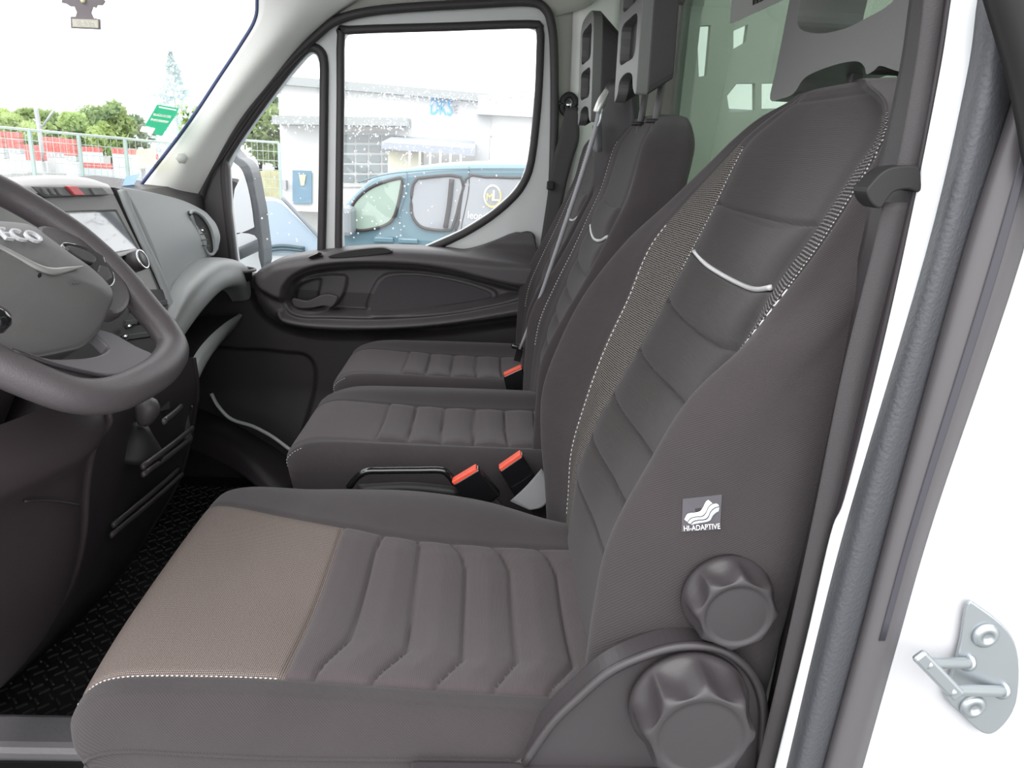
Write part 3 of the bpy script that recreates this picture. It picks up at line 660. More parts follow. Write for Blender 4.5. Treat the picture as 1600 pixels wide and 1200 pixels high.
# the trim stops at its upper outline
up = resample(catmull(xz([(150, 470), (250, 452), (330, 440), (386, 433), (398, 428), (420, 412), (452, 401), (520, 391), (600, 386), (690, 389), (730, 392), (775, 378), (812, 362), (828, 361), (836, 370), (845, 400), (870, 410)], 1.66), 6), 200)
zt = np.interp(XX, up[:, 0], up[:, 1])
for j in range(len(XX)):
    k = zt[j]; z0 = ZZ.copy()*1.0; sc_ = (k-.03)/(.80-.03)
Gd = np.zeros(xg.shape+(3,)); Gd[..., 0] = xg; Gd[..., 2] = np.minimum(zg, zt[None, :]); Gd[..., 1] = yb_
over = zg > zt[None, :]; Gd[..., 1] = np.where(over, np.minimum(1.735, yb_+(zg-zt[None, :])*3+.0), yb_)
Gd[..., 1] = np.minimum(Gd[..., 1], 1.74)
pan = grid('door_panel', Gd, [PL, mat('door plastic with painted shade', (.034, .029, .032), .5, bump=.2, bscale=900)], dth, mi=lambda r, c: 0 if (ZZ[r] > .60 or yb_[r, c] < 1.668) and ZZ[r] > .5 else 1)  # footwell shade put into a darker copy of the door plastic
pan['label'] = 'black moulded door trim panel'
INSF = mat('door insert cloth', (.068, .062, .066), rough=.95, bump=.3, bscale=900)
ip = catmull(UY(1.664, (578, 480), (586, 456), (598, 438), (616, 431), (660, 431), (718, 441), (758, 454), (768, 462), (756, 468), (700, 477), (630, 486), (590, 488)), 5, True)
prism('insert', ip, (0, .012, 0), INSF, dth, bevel=.003)
hd = catmull(UY(1.640, (457, 466), (480, 470), (505, 460), (524, 462), (527, 468), (518, 480), (506, 478), (480, 482), (460, 479)), 4, True)
prism('door_handle', hd, (0, .012, 0), PL, dth, bevel=.004)
# grab slot and switch on the ledge
sl = catmull(UY(1.598, (512, 401), (545, 392), (590, 387), (606, 389), (612, 394), (590, 398), (540, 403)), 4, True)
prism('ledge_slot', sl, (0, .03, .0), BLK, dth, bevel=.002)
sw = UY(1.598, (480, 402), (495, 396), (503, 399), (488, 405)); prism('lock_switch', sw, (0, .03, 0), GLB, dth, bevel=.001)
rc = catmull(UY(1.695, (738, 393), (776, 379), (812, 364), (828, 362), (836, 369), (836, 385), (832, 405), (828, 420), (780, 408)), 4, True)
prism('corner_panel', rc, (0, .012, 0), mat('charcoal panel', (.050, .046, .048), .6, bump=.2), dth, bevel=.004)
lathe('round_cap', [(.014, 0), (.014, -.003), (.012, -.003), (.012, -.001), (.001, -.001)], U(809, 378, 'y', 1.694), (0, 1, 0), PL, dth, seg=28)
# bright sill line at the foot of the door
tube('trim_3', UL((330, 615, 1.60), (342, 636, 1.60), (362, 655, 1.60), (395, 666, 1.58), (425, 682, 1.56), (455, 704, 1.54)), .0055, WHT2, seg=8); struct(bpy.data.objects['trim_3'], 'pale curved sill strip by passenger footwell', 'trim')
# footwell hump
hump = loft('footwell_panel', [UL((300, 640, 1.66), (360, 665, 1.64), (420, 700, 1.60), (480, 740, 1.5)), UL((290, 668, 1.5), (350, 690, 1.45), (400, 722, 1.38), (450, 770, 1.3)), UL((285, 700, 1.45), (340, 720, 1.40), (390, 752, 1.32), (440, 800, 1.25))], PLD, thick=.01)
tag(hump, 'dark moulded panel rising along the passenger footwell', 'panel')
# ---- driver side door opening: pillar, paint, seals, belts
def strip(name, rows, m, thick=.004, parent=None, k=1):
    """rows: (list of (px,y plane) from left to right) at several pixel heights"""
    P = np.array([[U(px, py, 'y', yv) for px, yv in r] for py, r in rows])
    P = catmull(P, 6); P = np.swapaxes(catmull(np.swapaxes(P, 0, 1), 5), 0, 1)
    o = grid(name, P, m, parent); solid(o, thick, 0); return o
H = [-80, 0, 130, 400, 800, 1000, 1200, 1290]
def Hh(a, y): return [(v, y) for v in a]
inn = strip('trim_4', [(h, [(a, .075), (b, .035), (c, .012)]) for h, a, b, c in zip(H, [1440, 1425, 1405, 1345, 1262, 1222, 1182, 1165], [1470, 1456, 1436, 1378, 1292, 1252, 1212, 1195], [1502, 1487, 1465, 1412, 1320, 1272, 1224, 1203])], PLD)
struct(inn, 'black inner pillar trim beside the driver seat', 'trim')
wh = strip('trim_5', [(h, [(a, .010), ((a+c)/2, .004), (c, .002)]) for h, a, c in zip([-80, 0, 130, 400, 600, 780, 835, 1000, 1200, 1290], [1502, 1487, 1466, 1412, 1367, 1322, 1300, 1262, 1212, 1190], [1554, 1538, 1519, 1455, 1397, 1341, 1324, 1283, 1236, 1214])], WHT)
struct(wh, 'white painted edge strip of the near door pillar', 'trim')
sl_a = [1548, 1532, 1513, 1450, 1331, 1279, 1232, 1210]; sl_b = [1625, 1608, 1588, 1500, 1392, 1340, 1285, 1262]; sl_c = [1690, 1672, 1650, 1592, 1458, 1400, 1344, 1318]
s1 = strip('door_seal', [(h, [(a, .0), ((a*.6+b*.4), -.022), (b, -.010)]) for h, a, b in zip(H, sl_a, sl_b)], mat('ribbed seal rubber', (.062, .064, .072), .5, bump=.8, bscale=300), .004)
tag(s1, 'dark textured rubber seal beside the white pillar strip', 'seal')
s2 = strip('body_seal', [(h, [(b, -.008), (b*.75+c*.25, -.020), (b*.3+c*.7, -.022), (c, -.012)]) for h, b, c in zip(H, sl_b, sl_c)], mat('smooth seal rubber', (.095, .088, .094), .42), .004)
tag(s2, 'wide smooth grey rubber seal strip along the door opening', 'seal')
gv = strip('seal_groove', [(h, [(b*.45+c*.55, -.024), (b*.28+c*.72, -.026)]) for h, b, c in zip(H[1:6], sl_b[1:6], sl_c[1:6])], mat('seal groove', (.05, .047, .058), .5), .003, s2)
jamb = strip('wall_left', [(h, [(c-4, -.010), (c+60, -.006), (1800, .0), (2000, .01)]) for h, c in zip(H, sl_c)], mat('white body paint', (.55, .55, .57), .3, coat=.3))
struct(jamb, 'white painted door jamb at the right edge', 'wall')
# black strip added for the lens darkening in the far right corner
rb = strip('lens_dark_strip', [(h, [(a, -.035), (a+60, -.050), (a+200, -.055), (a+420, -.055)]) for h, a in zip([-60, 0, 60, 130, 200, 260, 330], [1522, 1538, 1556, 1576, 1590, 1602, 1640])], BLK)
tag(rb, 'black strip added for lens darkening in the upper right corner', 'seal')
# striker
st = thing('door_striker', 'zinc plated door latch striker bolted to white jamb', 'latch', U(1530, 1045, 'y', -.014))
pl_ = catmull(UY(-.015, (1512, 944), (1530, 948), (1575, 985), (1592, 1030), (1588, 1100), (1562, 1140), (1536, 1146), (1500, 1115), (1478, 1088), (1492, 1040), (1502, 1000)), 4, True)
prism('striker_plate', pl_, (0, .004, 0), STEEL, st, bevel=.0015)
for (a, b) in (((1512, 1036), (1446, 1036)), ((1566, 1080), (1482, 1078))):
    p = U(*a, 'y', -.017); q = U(*b, 'y', -.040); tube('striker_pin', [p, (p+q)/2, q], .0048, STEEL, st, seg=16)
    lathe('pin_collar', [(.008, .002), (.008, -.0015), (.005, -.002)], p+np.array([0, .002, 0]), (q-p)*-1, STEEL, st, seg=20)
a, b = U(1442, 1030, 'y', -.040), U(1490, 1080, 'y', -.040)
obox('striker_bar', (a+b)/2, (b-a, (0, 1, 0), np.cross(b-a, (0, 1, 0))), (np.linalg.norm(b-a)/2+.007, .003, .0062), STEEL, st, .0025)
for q in ((1540, 993), (1520, 1104)):
    c = U(*q, 'y', -.016); lathe('bolt', [(.0115, .001), (.0115, -.001), (.009, -.003), (.005, -.0045), (.0045, -.002), (.001, -.002)], c, (0, 1, 0), STEEL, st, seg=24)
# driver belt
db = thing('driver_seat_belt', 'charcoal seat belt running down the near pillar through a black guide', 'seat belt', U(1400, 800, 'y', .02))
strip('webbing', [(h, [(a, y), ((a+b)/2, y-.004), (b, y+.004)]) for h, a, b, y in ((316, 1380, 1436, .018), (400, 1361, 1416, .019), (467, 1344, 1398, .020), (600, 1312, 1366, .022), (800, 1272, 1326, .024), (1000, 1229, 1280, .026), (1200, 1182, 1233, .028), (1290, 1162, 1210, .028))], WEBD, .0016, db)
strip('webbing', [(h, [(a, y), ((a+b)/2, y-.003), (b, y+.004)]) for h, a, b, y in ((-60, 1448, 1500, .02), (60, 1436, 1480, .018), (180, 1416, 1462, .016), (275, 1398, 1440, .016))], WEBD, .0016, db)
gp = catmull(UY(.006, (1354, 300), (1362, 286), (1380, 268), (1400, 260), (1434, 260), (1440, 280), (1438, 300), (1420, 296), (1398, 300), (1386, 314), (1376, 326), (1362, 318)), 4, True)
prism('belt_guide', gp, (0, .022, 0), BLK, db, bevel=.005)

#@@DASH
# ------------------------------------------------------------------ dashboard
dash = thing('dashboard', 'charcoal dashboard with touch screen, red hazard button and side vents', 'dashboard', (-.95, 1.0, 0))
# hidden core of the dashboard
core = [(-1.42, .86), (-1.10, .90), (-.86, .885), (-.80, .86), (-.79, .70), (-.86, .58), (-.90, .40), (-1.02, .25), (-1.1, .0), (-1.42, .0)]
prism('dash_body', [(x, .02, z) for x, z in core], (0, 1.68, 0), PLD, dash)
# passenger facing panel
tp = UL((196, 300, 1.10), (215, 302, 1.18), (250, 308, 1.32), (290, 318, 1.48), (322, 333, 1.60), (333, 344, 1.64))
md = UL((232, 378, 1.09), (250, 380, 1.17), (278, 376, 1.31), (306, 368, 1.46), (330, 364, 1.59), (340, 366, 1.63))
bt = UL((266, 474, 1.08), (272, 452, 1.15), (288, 433, 1.27), (308, 414, 1.42), (334, 398, 1.56), (341, 390, 1.62))
md = md*.0+(tp+bt)/2+np.array([.012, 0, .0])
fp = loft('airbag_panel', [tp+np.array([-.20, .0, -.06]), tp+np.array([-.03, 0, -.004]), tp, md, bt], mat('dash grey', (.35, .365, .37), .5, bump=.2, bscale=900), dash, n=40, thick=.01, off=1)
# rounded border on the left of the panel and round the vent
DG = bpy.data.materials['dash grey']
tube('panel_edge', UL((190, 297, 1.08), (200, 325, 1.075), (222, 375, 1.07), (246, 425, 1.07), (262, 470, 1.065), (268, 500, 1.06)), .011, DG, dash, seg=12, flat=.8)
vt = catmull(UL((299, 331, 1.455), (315, 337, 1.505), (330, 360, 1.54), (335, 392, 1.54), (326, 397, 1.51), (316, 380, 1.485), (304, 352, 1.465)), 5, True)
vr = tube('side_vent', vt, .0042, DG, dash, closed=True, seg=8, sm=0)
prism('vent_cavity', vt+np.array([-.002, 0, 0]), (-.012, 0, 0), BLK, vr)
for i in range(5):
    a = U(305+3.6*i, 350+8.5*i, 'y', 1.475); b = U(316+3.0*i, 346+9.5*i, 'y', 1.51); obox('vent_slat', (a+b)/2+np.array([-.006, 0, 0]), (b-a, (0, 0, 1), (1, 0, 0)), (np.linalg.norm(b-a)/2, .0012, .006), PL, vr, 0)
tube('vent_tab', [U(309, 361, 'y', 1.49), U(317, 360, 'y', 1.50)], .004, CHR, vr, seg=8, sm=1)
# lower curved shelf
A1 = UL((262, 492, 1.02), (280, 455, 1.12), (303, 428, 1.26), (330, 408, 1.42), (352, 404, 1.54), (372, 408, 1.62), (388, 420, 1.68))
A2 = UL((270, 520, .99), (292, 484, 1.10), (316, 452, 1.24), (340, 430, 1.38), (360, 422, 1.50), (378, 426, 1.58), (390, 438, 1.66))+np.array([.0, 0, .0])
A3 = UL((274, 546, .99), (296, 512, 1.10), (322, 478, 1.24), (346, 454, 1.38), (366, 446, 1.50), (380, 450, 1.58), (390, 466, 1.66))
loft('shelf_cowl', [A1+np.array([-.10, 0, .0]), A1, A2, A3, A3+np.array([-.05, 0, -.012])], mat('shelf grey plastic', (.28, .29, .29), .45, bump=.2, bscale=900), dash, n=48)
# cup holder ring
ch = U(370, 421, 'y', 1.63)
e = [ch+np.array([.050*math.cos(t), .040*math.sin(t), 0]) for t in np.linspace(0, 2*math.pi, 20, endpoint=False)]
cr = tube('cup_holder', e, .0045, PLM, dash, closed=True, seg=8, sm=2)
lathe('cup_well', [(.042, .001), (.040, -.03), (.001, -.03)], ch, (0, 0, 1), BLK, cr, seg=28, capf=False)
# lower shelf lip
B1 = UL((281, 628, 1.0), (290, 590, 1.10), (304, 555, 1.22), (325, 528, 1.36), (350, 506, 1.50), (374, 490, 1.62))
B2 = UL((300, 640, 1.0), (306, 608, 1.10), (318, 576, 1.22), (336, 546, 1.36), (356, 520, 1.50), (376, 498, 1.62))
loft('shelf_tray', [B1+np.array([-.14, 0, -.02]), B1+np.array([-.06, 0, -.012]), B1+np.array([-.001, 0, -.002])], BLK, dash, n=40)
loft('shelf_lip', [B1, (B1+B2)/2+np.array([.006, 0, .004]), B2, B2+np.array([-.02, 0, -.03])], bpy.data.materials['shelf grey plastic'], dash, n=40)
prism('shelf_back', [(-.93, 1.0, .42), (-.93, 1.69, .42), (-.93, 1.69, .70), (-.93, 1.0, .70)], (-.02, 0, 0), BLK, dash)
# centre stack
n0 = np.array([.93, 0, .36]); p0 = U(178, 296, 'y', 1.06)
def K(px, py, d=0): 
    return UP_(px, py, p0+n0*d, n0)
stack = prism('centre_stack', [K(-60, 318), K(40, 306), K(120, 301), K(178, 300), K(188, 320), K(206, 358), K(228, 402), K(250, 450), K(266, 500), K(262, 560), K(60, 560), K(-60, 560)], (-.06, 0, -.02), PLS, dash, bevel=.006)
stk = mat('centre fascia grey', (.31, .31, .30), .5)
stack.data.materials[0] = stk
hood = loft('stack_hood', [np.array([K(-60, 300, -.14), K(60, 284, -.14), K(140, 285, -.14), K(172, 294, -.13)]), np.array([K(-60, 286, -.03), K(60, 274, -.03), K(130, 277, -.03), K(168, 288, -.03)]), np.array([K(-60, 296, .004), K(60, 287, .004), K(140, 288, .004), K(172, 292, .002)]), np.array([K(-60, 318, .006), K(60, 302, .006), K(140, 300, .006), K(178, 303, .003)])], mat('dash top with painted reflection', (.50, .49, .49), .5), dash, n=20)  # white reflection on the hood put into its pale colour
prism('button_strip', [K(48, 291, .008), K(160, 293, .008), K(172, 305, .008), K(70, 308, .008)], (-.01, 0, 0), mat('button grey', (.12, .12, .12), .5), dash, bevel=.002)
prism('hazard_button', [K(105, 291, .012), K(120, 291, .012), K(134, 305, .012), K(118, 305, .012)], (-.01, 0, 0), mat('red button', (.80, .09, .10), .4), dash, bevel=.001)
for i in range(4):
    x = 66+11*i if i < 3 else 142; prism('dash_button', [K(x, 294, .011), K(x+5, 294, .011), K(x+12, 304, .011), K(x+6, 304, .011)], (-.01, 0, 0), PLM, dash)
scb = prism('screen_bezel', [K(96, 330, .004), K(183, 327, .004), K(193, 345, .004), K(220, 392, .004), K(130, 408, .004)], (-.01, 0, 0), GLB, dash, bevel=.003)
SCM = mat('dark glossy screen', (.30, .33, .36), rough=.05, spec=1.0, coat=1)
scr = prism('touch_screen', [K(108, 334, .007), K(180, 331, .007), K(188, 345, .007), K(213, 388, .007), K(136, 401, .007)], (-.008, 0, 0), SCM, scb)
prism('screen_key_bar', [K(150, 404, .008), K(214, 388, .008), K(217, 393, .008), K(154, 411, .008)], (-.008, 0, 0), mat('pale key bar', (.6, .6, .6), .4), scb, bevel=.001)
gap = prism('panel_gap', [K(179, 293, .0), K(190, 296, .0), K(236, 392, .0), K(268, 470, .0), K(270, 500, 0), K(260, 490, 0), K(226, 402, 0)], (-.05, 0, 0), BLK, dash)
for (cx_, cy_, r, nm) in ((223, 405, .020, 'tuning_knob'), (196, 432, .016, 'volume_knob')):
    c = K(cx_, cy_, .030); lathe(nm, [(r, -.035), (r, -.002), (r*.9, 0), (r*.86, .001)], c, n0, PLS, dash, seg=36)
    kk = bpy.data.objects[nm]; lathe('knob_ring', [(r*.98, -.003), (r*1.0, .0015), (r*.84, .0015), (r*.82, 0)], c, n0, CHR, kk, seg=36)
prism('lower_stack', [K(-60, 470, .003), K(120, 455, .003), K(255, 452, .003), K(266, 490, .003), K(266, 640, .003), K(60, 690, .003), K(-60, 690, .003)], (-.006, 0, 0), BLK, dash, bevel=.002)
for (a, b) in (((205, 478), (262, 468)), ((196, 500), (262, 492)), ((200, 522), (262, 514))):
    prism('dash_button', [K(a[0], a[1], .006), K(b[0], b[1], .006), K(b[0], b[1]+9, .006), K(a[0], a[1]+10, .006)], (-.01, 0, 0), BLK, dash, bevel=.002)
for q in ((196, 512), (216, 505), (190, 528)):
    lathe('switch_tip', [(.004, 0), (.003, .01), (.0005, .012)], K(*q, .01), n0, CHR, dash, seg=12)
# lower centre console with horizontal trim bars
con = thing('centre_console', 'black lower centre console with narrow horizontal trim bars', 'console', (-.75, .8, 0))
E1 = UL((298, 560, 1.02), (305, 610, 1.02), (300, 650, 1.02), (291, 700, 1.02), (272, 760, 1.02), (232, 830, 1.02), (180, 910, 1.02), (130, 985, 1.02))
E2 = UL((90, 600, .52), (110, 680, .52), (118, 740, .52), (120, 800, .52), (105, 880, .52), (70, 960, .52), (20, 1030, .52), (-40, 1090, .52))
E1b = E1+np.array([-.25, .02, 0]); E2b = E2+np.array([-.25, -.02, 0])
loft('console_body', [E1b, E1+np.array([-.02, .008, 0]), E1, (E1*.5+E2*.5)+np.array([.004, 0, 0]), E2, E2b], PLD, con, n=40)
CB = mat('console bar', (.060, .052, .055), .35)
for (a, b, a2, b2) in (((211, 729), (292, 668), (215, 722), (290, 661)), ((212, 741), (290, 684), (214, 734), (291, 677)), ((244, 658), (276, 632), (246, 652), (274, 627)), ((162, 836), (276, 741), (165, 829), (276, 735)), ((165, 820), (270, 733), (168, 815), (270, 728))):
    tube('trim_bar', [U(*a, 'y', .60)+np.array([.012, 0, 0]), (U(*a, 'y', .60)+U(*b, 'y', .98))/2+np.array([.014, 0, 0]), U(*b, 'y', .98)+np.array([.012, 0, 0])], .0035, CB, con, seg=8, flat=1.6)
tube('console_edge', UL((268, 560, .99), (283, 600, .99), (288, 650, .99), (294, 690, .99)), .009, PL, con, seg=10)
# gear lever knob
gk = thing('gear_lever', 'short grey gear lever knob under the steering wheel', 'gear lever', U(225, 660, 'y', .70))
kc = U(229, 644, 'y', .70)
lathe('knob', [(.001, .026), (.012, .024), (.019, .014), (.020, .002), (.015, -.014), (.009, -.024)], kc, (.35, .0, 1), PL, gk, seg=32)
lathe('gaiter', [(.014, .02), (.026, .004), (.045, -.02), (.050, -.03)], kc+np.array([-.02, 0, -.045]), (.35, 0, 1), BLK, gk, seg=32)
# knee panel under the wheel
kp = thing('knee_panel', 'dark rounded column cover panel below the steering wheel', 'panel', (-.8, .3, 0))
k1 = UL((120, 590, .42), (165, 655, .42), (140, 700, .42), (128, 760, .42), (122, 850, .42), (98, 930, .42), (50, 1000, .42), (-20, 1065, .42))
k0 = k1+np.array([-.30, .0, 0]); k2 = k1+np.array([.010, -.05, -.01]); k3 = k1+np.array([-.01, -.16, -.01]); k4 = k1+np.array([-.05, -.36, 0])
KP = mat('dark brown grey plastic', (.034, .026, .029), .45, bump=.2, bscale=500)
loft('cover', [k0, k1+np.array([-.02, .012, 0]), k1, k2, k3, k4], KP, kp, n=40)
tube('joint_line', [U(38, 783, 'y', .27), U(80, 783, 'y', .31), U(124, 790, 'y', .37)], .0018, BLK, kp, seg=6)
# upper column shroud
cs_ = thing('column_shroud', 'dark steering column shroud behind the wheel', 'shroud', (-.75, .35, .6))
lathe('shroud', [(.05, 0), (.07, -.06), (.09, -.14), (.11, -.26), (.12, -.34)], (-.585, .36, .80), (.669, 0, .743), KP, cs_, seg=36)
stalk = tube('indicator_stalk', [(-.62, .30, .78), (-.60, .24, .785), (-.575, .155, .79)], .010, BLK, cs_, seg=12, rs=[.006, .008, .012])

# ------------------------------------------------------------------ steering wheel
wc = np.array([-.559, .381, .847]); wa = .838
wd = np.array([math.sin(wa), 0, -math.cos(wa)]); wn = np.array([math.cos(wa), 0, math.sin(wa)]); wl = np.array([0, 1., 0])
whl = thing('steering_wheel', 'grey plastic steering wheel with flat bottom and airbag hub, seen from the side', 'steering wheel', wc)
def W(p, q, h=0): return wc+wl*p+wd*q+wn*h
def WP(px, py, h=0):
    return UP_(px, py, wc+wn*h, wn)
WM = mat('worn grey wheel rim', (.082, .072, .077), .42, bump=.35, bscale=650)
rim = [(-.005, -.197), (.075, -.186), (.149, -.138), (.193, -.060), (.199, .0), (.186, .055), (.163, .108), (.150, .140), (.121, .172), (.062, .186), (.0, .188), (-.076, .180), (-.125, .158), (-.155, .118), (-.182, .060), (-.198, -.01), (-.187, -.075), (-.148, -.138), (-.085, -.180)]
tube('rim', [W(p, q) for p, q in rim], .0225, WM, whl, closed=True, seg=20, sm=6, upv=wn, flat=.86)
# hub pad: domed shape
HUBM = mat('hub grey plastic', (.112, .107, .106), .5, bump=.25, bscale=900)
hub = [(176, 452), (178, 478), (172, 505), (150, 520), (110, 540), (60, 554), (10, 546), (-60, 515), (-120, 470), (-140, 400), (-110, 350), (-50, 342), (0, 344), (45, 350), (75, 370), (110, 396), (145, 420)]
hp0 = catmull([WP(a, b, .045) for a, b in hub], 4, True); cen = hp0.mean(0)
def ring(f, h): return cen+(hp0-cen)*f+wn*h
Gh = np.array([ring(.88, -.075), ring(.99, -.045), ring(1.01, -.020), ring(1.0, -.006), ring(.97, .001), ring(.90, .005), ring(.7, .011), ring(.4, .015), ring(.02, .017)])
Gh = catmull(Gh, 4); ca_, cb_2 = WP(178, 470, .045), WP(0, 420, .045); cd_ = (cb_2-ca_)/np.linalg.norm(cb_2-ca_); cn_ = np.cross(wn, cd_); cn_ = cn_ if cn_@wd > 0 else -cn_
dd = np.clip((Gh-ca_)@cn_, 0, .06); Gh = Gh-wn*(dd*.75)[..., None]*np.clip(((Gh-cen)@wn+.05)/.05, 0, 1)[..., None]; Gh = Gh-cn_*(np.clip((Gh-ca_)@cn_-.03, 0, 1)*.35)[..., None]
grid('airbag_cover', Gh, HUBM, whl, closed_u=True)
# raised chevron on the pad
chv = [WP(a, b, .061) for a, b in ((-20, 380), (0, 386), (30, 402), (60, 418), (82, 424), (105, 421), (130, 416))]
tube('pad_ridge', chv, .0055, mat('ridge grey', (.22, .22, .21), .4), whl, seg=8, flat=.5, upv=wn, rs=[.003, .004, .005, .006, .006, .004, .001])
text('emblem', 'IVECO', .026, WP(-24, 370, .062), WP(66, 379, .062)-WP(-24, 370, .062), -(wd)*.6+wl*.0, mat('bright emblem', (.9, .9, .93), .2, metal=.3), whl, .002, width=np.linalg.norm(WP(68, 379, .06)-WP(-24, 370, .06)))
text('airbag_mark', 'AIRBAG', .008, WP(112, 444, .058), WP(146, 440, .058)-WP(112, 444, .058), -wd, mat('mark grey', (.09, .09, .09), .5), whl, .0004)
# spokes
sp = prism('spoke', catmull([WP(a, b, .010) for a, b in ((60, 352), (100, 358), (150, 385), (190, 420), (205, 455), (200, 480), (178, 490), (150, 470), (110, 430), (70, 390))], 3, True), -wn*.02, WM, whl, bevel=.006)
bc = catmull([WP(a, b, .034) for a, b in ((98, 378), (130, 384), (160, 398), (166, 410), (178, 425), (180, 440), (172, 448), (160, 440), (140, 418), (112, 396))], 3, True)
bp_ = prism('control_pad', bc, -wn*.02, GLB, whl, bevel=.002)
prism('pad_button', catmull([WP(a, b, .037) for a, b in ((104, 384), (132, 390), (150, 402), (146, 410), (128, 404))], 3, True), -wn*.006, PLS, bp_, bevel=.001)
prism('pad_button', [WP(a, b, .037) for a, b in ((156, 414), (170, 418), (176, 432), (166, 438), (154, 424))], -wn*.006, PLS, bp_, bevel=.001)
# lower spokes
for pts in (((150, 505), (190, 520), (238, 552), (232, 578), (200, 585), (120, 560)), ):
    prism('lower_spoke', catmull([WP(a, b, .004) for a, b in ((140, 512), (176, 520), (212, 540), (240, 553), (244, 566), (228, 580), (170, 586), (90, 574), (10, 545), (-30, 528), (-20, 515), (60, 556), (110, 560), (150, 556), (170, 545), (158, 530))], 3, True), -wn*.016, mat('spoke grey', (.12, .11, .12), .4), whl, bevel=.004)
tube('spoke_slot', [WP(a, b, .006) for a, b in ((20, 548), (90, 572), (170, 590))], .003, PLS, whl, seg=6)
lathe('side_thumb_rest', [(.001, .008), (.010, .006), (.014, 0), (.014, -.01)], WP(-4, 494, .05), wn, GLB, whl, seg=24)

#@@SMALL
# ------------------------------------------------------------------ belts, buckles, hand brake
def buckle(top, tilt, label, y, s=1.0, w=.046, red=RED):
    """top: pixels of the two ends of the red button edge"""
    a, b = U(*top[0], 'y', y), U(*top[1], 'y', y); ex = (b-a)/np.linalg.norm(b-a)
    t = thing('belt_buckle', label, 'belt buckle', (a+b)/2-np.array([0, 0, .07]), group=None)
    dn = np.array([tilt[0], 0, tilt[1]], float); dn /= np.linalg.norm(dn); ey = np.array([0, 1., 0]); L_ = np.linalg.norm(b-a)
    c = (a+b)/2
    obox('buckle_body', c+dn*.034*s, (ex, dn, ey), (L_/2, .032*s, .011*s), GLB, t, .003)
    obox('release_button', c+dn*.004*s+ey*-.001, (ex, dn, ey), (L_/2*.93, .0065*s, .0095*s), red, t, .0015)
    obox('stalk', c+dn*.088*s, (ex, dn, ey), (L_/2*.6, .035*s, .006*s), PLD, t, .002)
    return t
buckle(((706, 752), (746, 728)), (.75, -.9), 'black belt buckle with red button beside the hand brake, nearer the front', .655)
buckle(((779, 731), (815, 706)), (.55, -.9), 'black belt buckle with red button between hand brake buckle and driver backrest', .69)
buckle(((786, 585), (816, 571)), (.25, -.95), 'black belt buckle with red button and clipped tongue on the outer passenger seat', 1.19)
wbp = thing('buckle_strap', 'short grey webbing strap anchored beside the driver backrest', 'strap', U(840, 790, 'y', .66))
loft('webbing', [UL((797, 783, .655), (822, 760, .665), (846, 732, .675)), UL((812, 790, .65), (838, 775, .655), (858, 752, .665)), UL((828, 797, .645), (848, 792, .645), (862, 775, .65))], WEB, wbp, n=10, thick=.003)
lathe('anchor_bolt', [(.006, 0), (.005, .003), (.001, .004)], U(886, 803, 'y', .62), (0, -1, .5), mat('white clip', (.8, .8, .8), .4), wbp, seg=16)
hb = thing('hand_brake', 'glossy black hand brake lever between driver seat and bench', 'hand brake', U(630, 750, 'y', .665))
tube('lever', UY(.665, (545, 762), (556, 748), (572, 737), (600, 735.5), (650, 735), (688, 735), (700, 741), (712, 757)), .0062, GLB, hb, seg=16)
tube('lever_base', UY(.675, (560, 765), (640, 762), (720, 770)), .010, BLK, hb, seg=10)
# middle seat belt
mb = thing('middle_seat_belt', 'light grey seat belt slanting from a steel loop down to the outer seat buckle', 'seat belt', U(880, 350, 'y', 1.1))
MBW = mat('light grey belt edge', (.34, .34, .36), .5)
pth = [((937, 158), 1.10, 9), ((933, 190), 1.10, 8), ((912, 262), 1.10, 7), ((893, 320), 1.11, 7), ((866, 400), 1.13, 6), ((838, 480), 1.16, 5), ((812, 545), 1.19, 4)]
P = []
for (q, yv, wd_) in pth: P.append([U(q[0]-wd_/2, q[1], 'y', yv), U(q[0], q[1]+1, 'y', yv-.002), U(q[0]+wd_/2, q[1]+2, 'y', yv)])
o = grid('webbing', catmull(np.array(P), 4), MBW, mb); solid(o, .0008, 0)
loft('belt_loop', [UL((929, 174, 1.10), (936, 156, 1.10), (948, 138, 1.11)), UL((933, 176, 1.08), (941, 158, 1.08), (950, 142, 1.09)), UL((937, 178, 1.10), (943, 166, 1.10), (949, 148, 1.11))], mat('brushed steel loop', (.70, .70, .68), .35, metal=.5), mb, n=12, thick=.003)
tube('loop_clip', UL((931, 170, 1.095), (940, 168, 1.09), (938, 188, 1.09), (934, 198, 1.095)), .003, STEEL, mb, seg=8)
loft('webbing', [UL((925, 196, 1.13), (926, 236, 1.13)), UL((932, 196, 1.12), (933, 238, 1.12)), UL((940, 192, 1.13), (941, 236, 1.13))], WEB, mb, n=6, thick=.002)
tg = U(808, 542, 'y', 1.20); obox('tongue', tg, ((1, .0, -.2), (0, 1, 0), (.2, 0, 1)), (.014, .010, .005), GLB, mb, .003)
obox('tongue_plate', tg+np.array([.004, 0, -.022]), ((1, .0, -.2), (0, 1, 0), (.2, 0, 1)), (.008, .002, .014), GLB, mb, .001)
# dark belt tower behind the bench
tw = thing('belt_tower', 'dark shoulder belt tower between the two passenger head restraints', 'belt housing', (.33, 1.12, .95))
loft('cover', [UL((938, 190, 1.17), (934, 240, 1.17), (930, 330, 1.17)), UL((956, 128, 1.15), (950, 190, 1.15), (946, 330, 1.15)), UL((992, 126, 1.10), (996, 185, 1.10), (1000, 300, 1.10))], PLD, tw, n=16, thick=.02, off=0)
